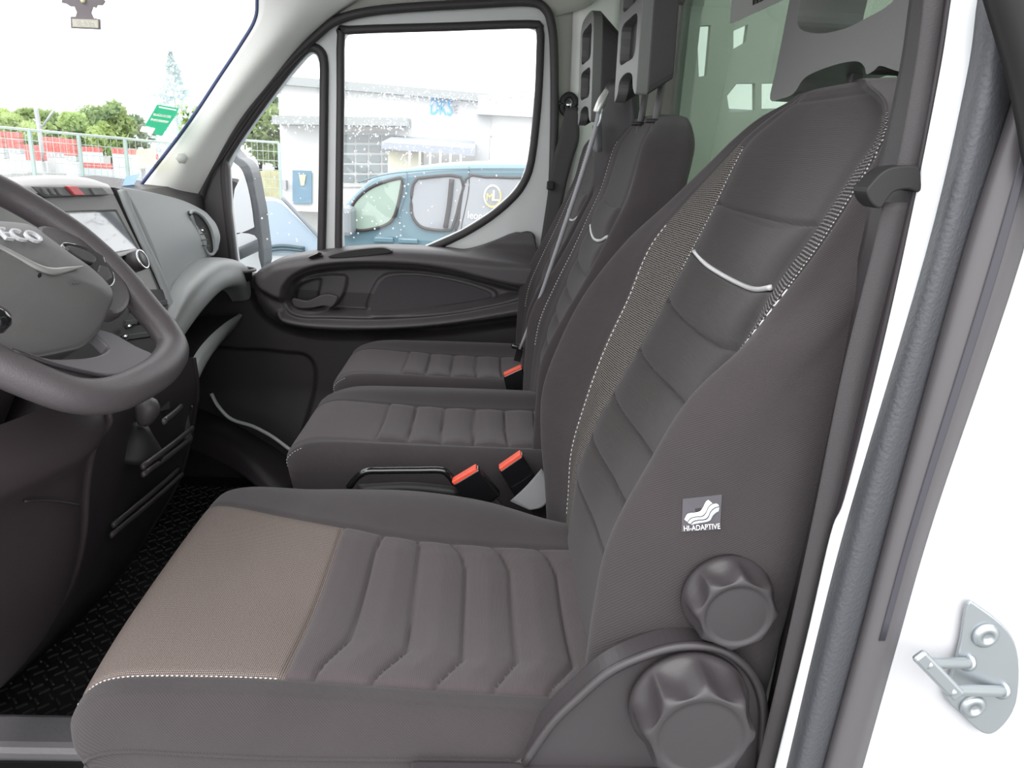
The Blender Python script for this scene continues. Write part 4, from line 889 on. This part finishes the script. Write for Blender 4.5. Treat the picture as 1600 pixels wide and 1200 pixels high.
# outer belt on the far pillar
ob = thing('outer_seat_belt', 'charcoal seat belt hanging from a black ring on the far pillar', 'seat belt', U(870, 280, 'y', 1.69))
strip('webbing', [(h, [(a, 1.685), (b, 1.675)]) for h, a, b in ((168, 884, 902), (215, 873, 905), (260, 862, 892), (330, 852, 876), (420, 838, 862))], WEBD, .002, ob)
c = U(889, 164, 'y', 1.70); ee = [c+np.array([.020*math.cos(t), 0, .026*math.sin(t)]) for t in np.linspace(0, 2*math.pi, 16, endpoint=False)]
tube('belt_ring', ee, .009, BLK, ob, closed=True, seg=8, sm=2); lathe('bolt', [(.010, 0), (.008, -.006), (.001, -.008)], c, (0, 1, 0), CHR, ob, seg=16)
obox('belt_stop', U(860, 290, 'y', 1.67), ((1, 0, 0), (0, 1, 0), (0, 0, 1)), (.010, .008, .012), BLK, ob, .003)
# paper with barcode on the bulkhead window
def BXP(px, py, d=0): return U(px, py, 'x', BX-.002-d)
pc = [BXP(1140, 38), BXP(1228, -2), BXP(1262, -90), BXP(1150, -75)]
pp = prism('paper_notice', pc, (.0012, 0, 0), mat('white paper', (.62, .62, .60), .8)); tag(pp, 'white paper notice with barcode taped to green bulkhead window', 'paper')
for i in range(9):
    x = 1176+2.0*i; wv_ = .7 if i % 3 else 1.2; prism('barcode_bar', [BXP(x, -6-.45*(x-1176), .001), BXP(x+wv_, -6-.45*(x-1176), .001), BXP(x+wv_, 8-.42*(x-1176), .001), BXP(x, 8-.42*(x-1176), .001)], (.0004, 0, 0), BLK, pp)
# ---- windscreen
wsb, wst = UL((214, 300, 1.60))[0], U(402, -60, 'y', 1.60)
sl_ = (wst-wsb); 
def WSP(y, t, off=0): return np.array([wsb[0]+sl_[0]*t, y, wsb[2]+sl_[2]*t])+np.array([.8, 0, .0])*off
wn_ = np.cross(sl_, (0, 1, 0)); wn_ /= np.linalg.norm(wn_)
if wn_[0] < 0: wn_ = -wn_
ws = prism('window_2', [WSP(0, -.25), WSP(1.60, -.25), WSP(1.60, 1.02), WSP(0, 1.02)], -wn_*.005, GLS); struct(ws, 'clear windscreen', 'window')
def WSq(px, py, off=.002): return UP_(px, py, wsb+wn_*off, wn_)
GS = thin('green sticker', (.20, .66, .48), .7)
# light shines through the thin film
gs = prism('green_sticker', [WSq(246, 163), WSq(279, 169), WSq(276, 178), WSq(253, 212), WSq(240, 210), WSq(243, 200), WSq(226, 196)], wn_*.0006, GS, holes=[[WSq(248, 165.8), WSq(276, 171), WSq(275, 173), WSq(247.5, 168)], [WSq(240, 176.5), WSq(268, 181), WSq(267, 184.5), WSq(239, 180)], [WSq(236, 184.5), WSq(264, 189.5), WSq(262, 193), WSq(235, 188)]]); tag(gs, 'green sticker with two white text lines on windscreen', 'sticker')
WS_ = thin('sticker print', (.9, .92, .85), .8)
for q in ([(248, 165.8), (276, 171), (275, 173), (247.5, 168)], [(240, 176.5), (268, 181), (267, 184.5), (239, 180)], [(236, 184.5), (264, 189.5), (262, 193), (235, 188)]): prism('print', [WSq(a, b, .002) for a, b in q], wn_*.0003, WS_, gs)
text('lettering', 'Umweltplakette', .010, WSq(240, 179.5, .004), WSq(268, 184.5, .004)-WSq(240, 179.5, .004), WSq(242, 173, .004)-WSq(240, 179.5, .004), GS, gs, .0002, width=np.linalg.norm(WSq(268, 184.5)-WSq(240, 179.5)))
text('lettering', 'Zulassung', .010, WSq(236, 188, .004), WSq(263, 193, .004)-WSq(236, 188, .004), WSq(238, 181, .004)-WSq(236, 188, .004), GS, gs, .0002, width=np.linalg.norm(WSq(263, 193)-WSq(236, 188)))
ps = prism('white_sticker', [WSq(222, 197), WSq(242, 200), WSq(238, 209), WSq(218, 205)], wn_*.0006, thin('white sticker', (.9, .9, .86), .8)); tag(ps, 'small white sticker below the green windscreen sticker', 'sticker')
ys = prism('yellow_sticker', [WSq(214, 234), WSq(243, 231), WSq(243, 255), WSq(225, 262), WSq(208, 262)], wn_*.0006, thin('yellow sticker', (.92, .90, .60), .8, .4)); tag(ys, 'pale yellow sticker low on the windscreen', 'sticker')
bs = prism('blue_sticker', [WSq(197, 275), WSq(218, 272), WSq(208, 290), WSq(188, 296)], wn_*.0006, thin('pale blue sticker', (.60, .72, .86), .8)); tag(bs, 'pale blue paper tag at the windscreen foot', 'sticker')
# air freshener: small tree shaped card hanging from the mirror
af = thing('air_freshener', 'dark tree shaped hanging card with white text label in windscreen', 'air freshener', U(134, 20, 'y', .80))
def AF(px, py, y=.80): return U(px, py, 'y', y)
tr = [(110, 26), (118, 26), (120, 19), (116, 10), (110, 10), (104, 6), (96, 4), (98, -6), (106, -12), (100, -22), (110, -30), (106, -40), (118, -48), (116, -58), (130, -76), (140, -58), (142, -48), (152, -40), (150, -28), (160, -20), (155, -10), (164, 2), (160, 8), (152, 8), (150, 12), (145, 11), (142, 20), (146, 28), (156, 30), (157, 46), (111, 44)]
AFM = mat('faded dark card', (.17, .15, .16), .7)
prism('card', [AF(*p) for p in tr], (0, .002, 0), AFM, af, holes=[[AF(113.5, 30), AF(152.5, 31.5), AF(153, 43), AF(114.5, 41.5)]])
prism('label', [AF(112.5, 29.5, .798), AF(153, 31, .798), AF(153.5, 43.5, .798), AF(113.5, 42, .798)], (0, .001, 0), thin('cream label', (.94, .92, .84), .8), af)
text('label_lettering', 'Black Ice', .012, AF(119, 40, .797), AF(147, 41, .797)-AF(119, 40, .797), (0, 0, 1), mat('grey print', (.5, .5, .48), .6), af, .0002, width=np.linalg.norm(AF(147, 41)-AF(119, 40)))
lathe('bead', [(.0045, 0), (.003, -.003), (.0003, -.004)], AF(130, 1, .799), (0, 1, 0), mat('cream bead', (.8, .75, .5), .5), af, seg=16)
tube('cord', [AF(130, -74), AF(131, -110), AF(132, -150)], .0008, WS_, af, seg=6)
mir = thing('rear_view_mirror', 'black interior mirror on the windscreen above the frame', 'mirror', (-.6, .78, 1.36)); 
box('housing', (-.60, .66, 1.37), (-.575, .90, 1.44), PL, mir, .01)
# ---- floor mat and sill
fm = thing('floor_mat', 'black rubber floor mat with raised studs beside the driver seat', 'mat', (-.7, .6, 0))
box('mat_base', (-1.1, .10, 0), (-.30, 1.64, .010), mat('mat rubber', (.020, .019, .020), .42, bump=.3, bscale=400), fm, .003)
V = []; Fc = []
for i in range(40):
    for j in range(56):
        x = -1.08+.0195*i; yv = .13+.026*j+(.013 if i % 2 else 0)
        if yv > 1.60: continue
        s = 1 if (i+j) % 2 else -1; k = len(V); dx, dy = .007, .0075*s
        a = np.array([x, yv, .0105]); d = np.array([dx, dy, 0]); n_ = np.array([-dy, dx, 0])/math.hypot(dx, dy)*.0022
        for q, zz_ in ((a-d-n_, 0), (a+d-n_, 0), (a+d+n_, 0), (a-d+n_, 0), (a-d*.8-n_*.5, .004), (a+d*.8-n_*.5, .004), (a+d*.8+n_*.5, .004), (a-d*.8+n_*.5, .004)): V.append(q+np.array([0, 0, zz_-.001]))
        Fc += [(k+4, k+5, k+6, k+7), (k, k+1, k+5, k+4), (k+1, k+2, k+6, k+5), (k+2, k+3, k+7, k+6), (k+3, k, k+4, k+7)]
st_ = obj('studs', V, Fc, mat('stud rubber', (.055, .052, .056), .35), fm, False); st_['kind'] = 'stuff'
_a, _b = U(60, 1112, 'z', .12), U(60, 1168, 'z', .12)
stp = struct(box('trim_7', (-1.1, -.02, .0), (-.28, _b[1], .10), BLK, bevel=.01), 'black recessed step inside the driver door', 'trim')
sill = struct(box('trim_6', (-1.1, _b[1], .0), (-.28, _a[1], .12), mat('scuffed sill plastic', (.20, .19, .20), .3, bump=.5, bscale=120), bevel=.012), 'scuffed grey sill step at the driver door', 'trim')

#@@OUT
# ------------------------------------------------------------------ outside
GZ = -.90
AS = mat('wet grey asphalt', (.22, .225, .22), .7, vary=.2, noise=3)
g = prism('ground', [(-90, -8, GZ), (60, -8, GZ), (60, 120, GZ), (-90, 120, GZ)], (0, 0, -.05), AS); struct(g, 'light grey asphalt yard', 'ground')
# wing mirror of the passenger side
wm = thing('wing_mirror', 'white and black wing mirror outside the quarter window', 'mirror', U(385, 340, 'y', 1.95))
WMB = mat('mirror housing black', (.10, .11, .12), .45)
mo = catmull(UY(1.92, (352, 244), (372, 246), (390, 262), (399, 300), (407, 350), (409, 425), (352, 432)), 4, True)
tube('mirror_arm', [U(360, 400, 'y', DY), U(362, 402, 'y', 1.94)], .02, WMB, wm, seg=8, sm=1)
prism('mirror_housing', mo, (0, .10, 0), WMB, wm, bevel=.01)
MG = mat('mirror glass', (.9, .92, .95), .03, metal=1)
m1 = catmull(UY(1.915, (352, 254), (368, 256), (380, 270), (390, 305), (396, 345), (393, 357), (352, 360)), 4, True); prism('upper_glass', m1, (0, .004, 0), MG, wm)
m2 = catmull(UY(1.915, (352, 372), (398, 368), (404, 400), (405, 432), (352, 440)), 4, True); prism('lower_glass', m2, (0, .004, 0), MG, wm)
# ---- blue van parked outside
BV = mat('teal blue car paint', (.12, .215, .265), .3, coat=.5); VG = mat('dark van glass', (.32, .34, .37), .06, spec=.8, coat=1); VGG = mat('greenish van glass', (.36, .46, .40), .15, spec=.8)
yv = 5.0
van = thing('parked_van', 'teal blue van with gold and white round logo, parked outside passenger window', 'van', (-.5, 5.8, GZ))
def VY(pts, y=yv): return UY(y, *pts)
roof = [(500, 420), (508, 366), (520, 340), (536, 322), (556, 300), (580, 280), (612, 268), (660, 261), (720, 256.5), (790, 256), (850, 257), (930, 258), (960, 264), (985, 300), (1000, 360), (1000, 430)]
side = catmull(VY(roof), 4)
secs = []
for (yy_, ins, dz) in ((5.0, 0, -.34), (4.98, 0, -.2), (5.02, 0, -.08), (5.10, .02, -.02), (5.25, .06, .0), (5.9, .08, .03), (6.5, .06, 0), (6.7, 0, -.08), (6.72, 0, -.34)):
    s_ = side.copy(); c_ = s_.mean(0); s_[:, 1] = yy_
    k = np.clip((s_[:, 2]-(GZ+1.1))/.6, 0, 1); s_[:, 2] = np.where(True, s_[:, 2]+k*(dz if dz > -.3 else -.0)*1.0, s_[:, 2]); secs.append(s_)
body = prism('body', np.vstack([side, VY([(1000, 640), (420, 640), (440, 440)])]), (0, 1.7, 0), BV, van, bevel=.06)
body.modifiers['bevel'].segments = 4
def pane(nm, pts, m, y=4.985, sm=True, t=.02): 
    P = VY(pts, y); P = catmull(P, 3, True) if sm else P
    return prism(nm, P, (0, t, 0), m, van)
def frame(nm, pts, r, m): tube(nm, VY(pts, 4.985), r, m, van, closed=True, seg=6, sm=3)
f1 = [(543, 350), (546, 330), (560, 308), (585, 290), (620, 279), (628, 281), (626, 300), (617, 336), (605, 350), (585, 357), (560, 360)]
pane('front_window', f1, VGG); frame('window_rubber', f1, .012, SEAL)
f2 = [(643, 330), (644, 295), (650, 282), (660, 278), (720, 277), (717, 320), (708, 352), (700, 360), (665, 357), (650, 347)]
pane('sliding_window', f2, VG); frame('window_rubber', f2, .012, SEAL)
f3 = [(728, 280), (760, 277), (800, 278), (850, 282), (855, 330), (845, 372), (722, 366), (716, 350)]
pane('rear_window', f3, VG); frame('window_rubber', f3, .010, SEAL)
tube('drip_rail', VY([(560, 285), (600, 273), (640, 268), (700, 264), (790, 263), (850, 264)], 4.98), .006, BV, van, seg=6)
tube('door_gap', VY([(733, 261), (732, 300), (720, 360), (718, 400)], 4.985), .004, SEAL, van, seg=6)
tube('door_gap', VY([(636, 268), (633, 300), (622, 345), (640, 378), (642, 410)], 4.985), .004, BV, van, seg=6)
tube('pillar_bar', VY([(706, 280), (702, 320), (696, 356)], 4.975), .02, SEAL, van, seg=6)
obox('door_handle', VY([(600, 374)])[0]+np.array([0, -.01, 0]), ((1, 0, 0), (0, 1, 0), (0, 0, 1)), (.07, .025, .018), BV, van, .008)
obox('door_handle', VY([(638, 376)])[0]+np.array([0, -.01, 0]), ((1, 0, 0), (0, 1, 0), (0, 0, 1)), (.07, .025, .018), BV, van, .008)
obox('side_mirror', U(540, 345, 'y', 4.9), ((1, 0, 0), (0, 1, 0), (0, 0, 1)), (.06, .10, .10), mat('mirror grey', (.25, .28, .30), .4), van, .03)
for xw in (-.95, 1.9): 
    lathe('wheel', [(.30, 0), (.31, .02), (.31, .18), (.25, .2), (.02, .2)], (xw, 5.16, GZ+.31), (0, -1, 0), BLK, van, seg=36)
# roundel
GOLD = mat('gold vinyl', (.85, .62, .20), .5); WV = mat('white vinyl', (.92, .92, .92), .5)
rc_ = VY([(769.5, 306.5)], 4.968)[0]
for nm, t0, t1, m in (('roundel', .1*math.pi*2, .62*math.pi*2, WV), ('roundel', .62*math.pi*2, 1.1*math.pi*2, GOLD)):
    ang = np.linspace(t0, t1, 24); P = np.array([[rc_+np.array([r*.78*math.cos(a), 0, r*math.sin(a)]) for a in ang] for r in (.068, .080)]); grid(nm, P, m, van)
text('logo_letter', 'M', .075, rc_+np.array([-.048, -.004, -.032]), (1, 0, 0), (.1, 0, 1), GOLD, van, .001, width=.045)
text('logo_letter', 'L', .105, rc_+np.array([-.006, -.006, -.030]), (1, 0, 0), (.1, 0, 1), WV, van, .001, width=.045)
text('lettering', 'leon &', .075, VY([(730, 341)], 4.97)[0], (1, 0, -.04), (0, 0, 1), WV, van, .001, width=.16)
# ---- white car facing, seen through the quarter window
wcx = thing('parked_car', 'white car with pale blue windscreen beyond the quarter window', 'car', (-2.3, 6.5, GZ))
WC = mat('white car paint', (.62, .63, .65), .4)
yc_ = 5.6
def CY(pts, y=yc_): return UY(y, *pts)
cb_ = catmull(CY([(330, 310), (360, 308), (396, 307), (420, 308), (436, 312), (450, 322), (474, 347), (496, 374), (522, 398), (530, 410)]), 4)
prism('car_body', np.vstack([cb_, CY([(532, 600), (330, 600)])]), (-.35, 1.6, -.17), WC, wcx, bevel=.05)
prism('windscreen', CY([(395, 313), (430, 314), (440, 318), (470, 346), (497, 374), (515, 398), (410, 398)], yc_-.02), (0, .02, 0), mat('sky reflecting glass', (.36, .44, .52), .2, spec=.5), wcx)
tube('windscreen_pillar', CY([(441, 309), (470, 340), (497, 369), (520, 394)], yc_-.03), .016, mat('grey pillar', (.22, .24, .26), .4), wcx, seg=8)
for i in range(2): tube('wiper', CY([(412, 388+5*i), (440, 384+5*i), (476, 388+4*i)], yc_-.05), .014, mat('wiper teal grey', (.06, .10, .12), .5), wcx, seg=6)
# ---- hall building
HB = thing('hall_building', 'white panel clad hall with grey eaves and roller door across the yard', 'building', (0, 22, GZ))
hy = 22.0
def HY(pts, y=hy): return UY(y, *pts)
CLAD = mat('white wall cladding', (.80, .80, .80), .6); GRE = mat('grey eave metal', (.30, .32, .32), .5); GRL = mat('pale grey metal', (.45, .46, .47), .5)
x0, x1 = HY([(437, 200)])[0][0], HY([(752, 200)])[0][0]; xe = 14.0
zt_l, zt_r = HY([(437, 132)])[0][2], HY([(745, 160)])[0][2]
prism('main_wall', [(x0, hy, GZ), (x1, hy, GZ), (x1, hy, zt_r), (x0, hy, zt_l)], (0, 14, 0), CLAD, HB)
prism('roof', [(x0-.5, hy-.4, zt_l-.0), (x1+.2, hy-.4, zt_r), (x1+.2, hy-.4, zt_r+.22), (x0-.5, hy-.4, zt_l+.22)], (0, 15, 0), GRE, HB)
prism('side_wing', [(x1, hy-1.2, GZ), (xe, hy-1.2, GZ), (xe, hy-1.2, zt_r-.35), (x1, hy-1.2, zt_r-.35)], (0, 10, 0), CLAD, HB)
prism('wing_gutter', [(x1-.1, hy-1.6, zt_r-.38), (xe, hy-1.6, zt_r-.38), (xe, hy-1.6, zt_r+.10), (x1-.1, hy-1.6, zt_r+.10)], (0, 1, 0), GRL, HB)
box('corner_post', (x1-.15, hy-1.35, GZ), (x1+.25, hy-1.15, zt_r-.35), GRL, HB, 0)
pdr = HY([(762, 212), (840, 214), (840, 262), (762, 262)], hy-1.25); prism('wing_door', [pdr[0], pdr[1], np.array([pdr[1][0], hy-1.25, GZ]), np.array([pdr[0][0], hy-1.25, GZ])], (0, .1, 0), GRL, HB, holes=[]); 
p2 = HY([(766, 216), (840, 218)], hy-1.3); prism('wing_door_leaf', [p2[0], p2[1], np.array([p2[1][0], hy-1.3, GZ]), np.array([p2[0][0], hy-1.3, GZ])], (0, .05, 0), CLAD, HB)
cpz = HY([(425, 180), (637, 184), (637, 197), (425, 194)], hy-1.0); prism('canopy', [cpz[0], cpz[1], cpz[2], cpz[3]], (0, 1.0, 0), GRE, HB)
rd = HY([(533, 207), (617, 208), (617, 292), (533, 292)], hy-.08); prism('roller_door', rd, (0, .06, 0), mat('roller door frame', (.62, .64, .64), .5), HB); rdp = bpy.data.objects['roller_door']
RG = mat('roller door glass', (.30, .34, .36), .2)
for i in range(4):
    for j in range(5):
        xa = 536+20.5*i; za = 211+15.5*j; prism('pane', HY([(xa, za), (xa+17, za+.3), (xa+17, za+11.5), (xa, za+11.2)], hy-.12), (0, .03, 0), RG, rdp)
dr = HY([(457, 266), (487, 267), (487, 318), (457, 318)], hy-.1); sd_ = prism('side_door', dr, (0, .08, 0), mat('blue grey door', (.20, .32, .42), .5), HB)
prism('door_sign', HY([(467, 273), (478, 273), (475, 290), (470, 290)], hy-.14), (0, .02, 0), mat('cream sign', (.8, .72, .45), .6), sd_)
box('letter_box', HY([(443, 287)])[0]-np.array([.0, .25, .15]), HY([(450, 281)])[0]+np.array([0, 0, .0]), GRL, HB, 0)
lg = HY([(671, 178)], hy-.05)[0]; BLV = mat('light blue sign letter', (.12, .48, .85), .5)
text('logo_letter', 'DKS', .62, lg, (1, 0, -.03), (.06, 0, 1), BLV, HB, .02, width=HY([(705, 178)])[0][0]-lg[0])
text('logo_letter', 'E', .3, HY([(707, 176)], hy-.05)[0], (1, 0, 0), (0, 0, 1), GRL, HB, .02)
# lean-to with parked trailer bits
lt = HY([(596, 222), (742, 232), (742, 244), (596, 232)], hy-3); prism('lean_to_roof', lt, (0, 2.6, .2), mat('slate blue metal', (.30, .33, .38), .5), HB)
for i in range(6): box('roof_truss', HY([(640+16*i, 236+1.0*i)], hy-3.05)[0]-np.array([.03, 0, .35]), HY([(640+16*i, 236+1.0*i)], hy-3.05)[0]+np.array([.03, .05, .0]), GRL, HB, 0)
bn = HY([(606, 236), (655, 238), (655, 262), (606, 262)], hy-2.6); prism('store_box', [bn[0], bn[1], np.array([bn[1][0], bn[1][1], GZ]), np.array([bn[0][0], bn[0][1], GZ])], (0, 1.5, 0), mat('cream box', (.62, .60, .48), .6), HB)
# ---- fence
fe = thing('wire_fence', 'pale green wire mesh fence across the yard in front of the red crates', 'fence', (-14, 14, GZ))
FM = mat('galvanised wire', (.42, .50, .47), .5)
PST = mat('post', (.35, .45, .42), .5)
V = []; Fc = []
def bar(a, b, r):
    a, b = np.array(a), np.array(b); d = (b-a)/np.linalg.norm(b-a); u_ = np.cross(d, (0.3, 1, .2)); u_ /= np.linalg.norm(u_); v_ = np.cross(d, u_); k = len(V)
    for p in (a, b):
        for s1_, s2_ in ((1, 1), (-1, 1), (-1, -1), (1, -1)): V.append(p+r*(u_*s1_+v_*s2_))
    for i in range(4): Fc.append((k+i, k+(i+1) % 4, k+4+(i+1) % 4, k+4+i))
for (ax_, ay_, az_, bx2, by2, bz2, nb) in ((U(-120, 198, 'y', 13.0)[0], 13.0, 1.05, U(330, 228, 'y', 15.0)[0], 15.0, .84, 6), (U(340, 228, 'y', 15.0)[0], 15.0, 1.0, U(436, 228, 'y', 15.5)[0], 15.5, .98, 1)):
    A_ = np.array([ax_, ay_, az_]); B_ = np.array([bx2, by2, bz2]); nv = int(np.linalg.norm(B_-A_)/.10)
    for i in range(nb+1):
        q = A_+(B_-A_)*i/nb; box('fence_post', (q[0]-.025, q[1]-.025, GZ), (q[0]+.025, q[1]+.025, q[2]), PST, fe, 0)
    for i in range(nv+1):
        q = A_+(B_-A_)*i/nv; bar((q[0], q[1], GZ), tuple(q), .003)
    for t_ in np.linspace(0, 1, 11): bar((ax_, ay_, GZ+.1+t_*(az_-GZ-.1)), (bx2, by2, GZ+.1+t_*(bz2-GZ-.1)), .005 if t_ < .99 else .018)
wm_ = obj('wire_mesh', V, Fc, FM, fe, False)
# pylon
py_ = thing('lamp_pole', 'pale lamp pole with two short arms above the crates', 'pole', (U(66, 240, 'y', 20)[0], 20, GZ))
q = U(66, 240, 'y', 20); tube('pole', [(q[0], 20, GZ), (q[0], 20, 1), (q[0]-.02, 20, U(64, 168, 'y', 20)[2])], .055, GRL, py_, seg=8)
for s_ in ((52, 186), (84, 172)): tube('arm', [U(66, 198, 'y', 20), U(*s_, 'y', 20)], .025, GRL, py_, seg=6, sm=1)
# ---- red crates
CRM = mat('red crate plastic', (.86, .22, .20), .5); CRG = mat('grey crate plastic', (.62, .68, .70), .5)
def crate(parent, w_, d_, h_, m):
    """open lattice crate with slotted sides"""
    V = []; Fc = []
    def bx_(lo, hi):
        k = len(V)
        for i in range(8): V.append((lo[0] if i & 1 == 0 else hi[0], lo[1] if i & 2 == 0 else hi[1], lo[2] if i & 4 == 0 else hi[2]))
        for f in ((0, 2, 3, 1), (4, 5, 7, 6), (0, 1, 5, 4), (2, 6, 7, 3), (0, 4, 6, 2), (1, 3, 7, 5)): Fc.append(tuple(k+i for i in f))
    for z_ in (0, .36, .72): bx_((-w_/2, -d_/2, z_*h_), (w_/2, d_/2, z_*h_+.22*h_))
    bx_((-w_/2+.03, -d_/2+.03, 0), (w_/2-.03, d_/2-.03, h_*.9))
    for x_ in (-w_/2, -.04, w_/2-.08): bx_((x_, -d_/2-.01, 0), (x_+.08, d_/2+.01, h_*.96))
    return V, Fc
cv, cf = crate(None, .46, .36, .21, None)
stacks = [(-4, 204, 1, 5, 'at the far left edge'), (22, 206, 1, 4, 'second from the left edge'), (50, 226, 2, 3, 'left of the lamp pole foot'), (83, 214, 2, 4, 'standing tallest behind the fence'), (110, 217, 1, 4, 'right of the tallest stack'), (117, 250, 1, 3, 'low in front of the tallest stack'),
          (12, 240, 2, 3, 'in the lower left row'), (140, 229, 2, 1, 'on the pale pallets right of middle'), (196, 232, 2, 1, 'beside the green fence post'), (150, 254, 3, 1, 'low on the pale pallets'), (236, 240, 1, 2, 'near the windscreen pillar')]
for si, (px, pt, nc, nr_, nm_) in enumerate(stacks):
    y_ = 33.0+1.1*(si % 4); top_ = U(px, pt, 'y', y_); grey_from = 3 if nr_ > 3 else 9
    for c_ in range(nc):
        for k in range(nr_):
            m = CRM if k < grey_from else CRG; key = 'crate_'+m.name; me = bpy.data.meshes.get(key)
            if me is None: me = bpy.data.meshes.new(key); me.from_pydata(cv, [], cf); me.materials.append(m)
            o = bpy.data.objects.new('plastic_crate', me); COL.objects.link(o); o.location = (top_[0]+.48*(c_-(nc-1)/2), y_, top_[2]-.22*(k+1))
            tag(o, ('red' if m is CRM else 'grey')+' plastic crate, %s layer%s, of the stack %s' % (['top', 'second', 'third', 'fourth', 'bottom'][k], '' if nc == 1 else ' '+['left', 'right', 'far right'][c_]+' side', nm_.replace('standing ', '').replace('on the ', 'on ')), 'crate', 'stacked crates behind the fence')
    zb0 = top_[2]-.22*nr_
    if zb0 > GZ+.05:
        pb = box('pallet_stack', (top_[0]-.24*nc, y_-.18, GZ), (top_[0]+.24*nc, y_+.18, zb0-.01), CRG, bevel=0); tag(pb, 'pale grey stacked pallets under the crates '+nm_, 'pallet')
# ---- trees
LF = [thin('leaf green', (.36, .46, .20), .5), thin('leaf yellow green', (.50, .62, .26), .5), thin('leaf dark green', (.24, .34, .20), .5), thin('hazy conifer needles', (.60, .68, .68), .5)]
BK = mat('bark', (.22, .18, .15), .8)
def tree(label, px, pt, pb, wpx, y_, mi_, n=1400, conif=False, leaf=.10, group='trees beyond the yard'):
    t0 = U(px, pt, 'y', y_); w_ = wpx/F*y_; h_ = t0[2]-GZ; base = np.array([t0[0], y_, GZ])
    zb_ = U(px, pb, 'y', y_)[2]
    t = thing('conifer_tree' if conif else 'leafy_tree', label, 'tree', base, group)
    V = []; Fc = []
    cl_ = [(rng.uniform(-.36, .36)*w_, rng.uniform(-.3, .3)*w_, rng.uniform(.22, .80)*(t0[2]-zb_)) for _ in range(14)]
    for i in range(n):
        if conif:
            f = rng.uniform(0, 1)**.8; r = (1-f)*w_*.5*(.55+.45*math.cos(f*60)**2); a = rng.uniform(0, 6.28); rr = r*rng.uniform(.3, 1)
            p = base+np.array([rr*math.cos(a), rr*math.sin(a), (zb_-GZ)+f*(t0[2]-zb_)-rr*.15])
        else:
            c_ = cl_[rng.randint(len(cl_))]; v_ = rng.normal(size=3); v_ /= np.linalg.norm(v_); rad = w_*.20*rng.uniform(.6, 1.1)
            p = base+np.array([c_[0], c_[1], (zb_-GZ)+c_[2]])+v_*np.array([rad, rad, min(rad, (t0[2]-zb_)*.24)])
        a_ = rng.normal(size=3); a_ /= np.linalg.norm(a_); b_ = np.cross(a_, rng.normal(size=3)); b_ /= np.linalg.norm(b_); s_ = leaf*rng.uniform(.6, 1.4); k = len(V)
        V += [p-a_*s_, p+b_*s_*.5, p+a_*s_, p-b_*s_*.5]; Fc.append((k, k+1, k+2, k+3))
    obj('crown', V, Fc, LF[mi_], t, False)
    tube('trunk', [base, base+np.array([.05, 0, h_*.4]), base+np.array([0, 0, h_*.8])], .14, BK if not conif else LF[3], t, seg=8, sm=2, rs=[.18, .12, .04] if not conif else [.05, .04, .01])
yT = 41
for i, (lab_, px, pt, pb, wpx, mi_) in enumerate([
    ('yellow green tree at the far left beyond the fence', -10, 163, 225, 90, 1), ('dark tree just left of the lamp pole', 48, 168, 230, 70, 0), ('round green tree right of the lamp pole', 95, 172, 232, 80, 0),
    ('green tree left of the tallest broad tree', 128, 176, 235, 70, 1), ('tallest broad tree behind the crates', 168, 158, 240, 78, 0), ('loose tree left of the green sticker', 205, 176, 245, 60, 2), ('low yellow green bush beyond the crates at left', 30, 186, 240, 90, 1), ('low green bush beyond the crates at right', 150, 190, 245, 110, 1)]):
    tree(lab_, px, pt, pb, wpx, yT+i % 3, mi_, 2600, leaf=.16)
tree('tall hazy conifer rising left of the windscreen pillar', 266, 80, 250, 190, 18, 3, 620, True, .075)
tree('green tree seen through the quarter window', 400, 152, 262, 100, 26, 0, 3200, leaf=.14)
tree('tall green tree beside the hall corner', 425, 140, 262, 60, 27, 2, 1600, leaf=.14)
tree('yellow bush behind the pillar near the conifer', 318, 150, 280, 80, 24, 1, 2200, leaf=.12)
hg = prism('low_hedge', [tuple(U(330, 268, 'y', 24)), tuple(U(437, 268, 'y', 24)), (U(437, 268, 'y', 24)[0], 24, GZ), (U(330, 268, 'y', 24)[0], 24, GZ)], (0, 1, 0), mat('dry hedge', (.50, .48, .30), .9, vary=.4, noise=4)); tag(hg, 'low dry hedge beneath the quarter window trees', 'hedge')
# ---- raindrops on the side glass
DM = thin('water drop', (.97, .98, 1.0), .75)
V = []; Fc = []
def drop(c, r):
    k = len(V); ns = 7
    for j in range(ns): V.append(c+np.array([r*math.cos(2*math.pi*j/ns), 0, r*1.1*math.sin(2*math.pi*j/ns)]))
    for j in range(ns): V.append(c+np.array([r*.6*math.cos(2*math.pi*j/ns), -r*.45, r*.66*math.sin(2*math.pi*j/ns)]))
    V.append(c+np.array([0, -r*.6, 0]))
    for j in range(ns): Fc.append((k+j, k+(j+1) % ns, k+ns+(j+1) % ns, k+ns+j)); Fc.append((k+ns+j, k+ns+(j+1) % ns, k+2*ns))
wpoly = np.array(win, float); qpoly = np.array(qwin, float)
def inside(px, py, poly): return poly_dist(np.array([px]), np.array([py]), poly, True)[0] < -4
cnt = 0
while cnt < 900:
    mode = rng.rand()
    if mode < .45: px, py = rng.uniform(540, 838), rng.normal(152, 9)
    elif mode < .62: px, py = rng.uniform(540, 640), rng.normal(196, 10)
    elif mode < .70: px, py = rng.uniform(600, 740), rng.normal(236, 8)
    elif mode < .80: px, py = rng.uniform(420, 499), rng.normal(190, 14)
    elif mode < .88: px, py = rng.uniform(540, 640), rng.uniform(200, 370)
    else: px, py = rng.uniform(360, 838), rng.uniform(130, 380)
    if inside(px, py, wpoly) or inside(px, py, qpoly):
        drop(U(px, py, 'y', DY+.0195), rng.uniform(.0011, .0030)); cnt += 1
dr_ = obj('rain_drops', V, Fc, DM); tag(dr_, 'clear rain drops scattered over the passenger door glass', 'rain drops', kind='stuff')
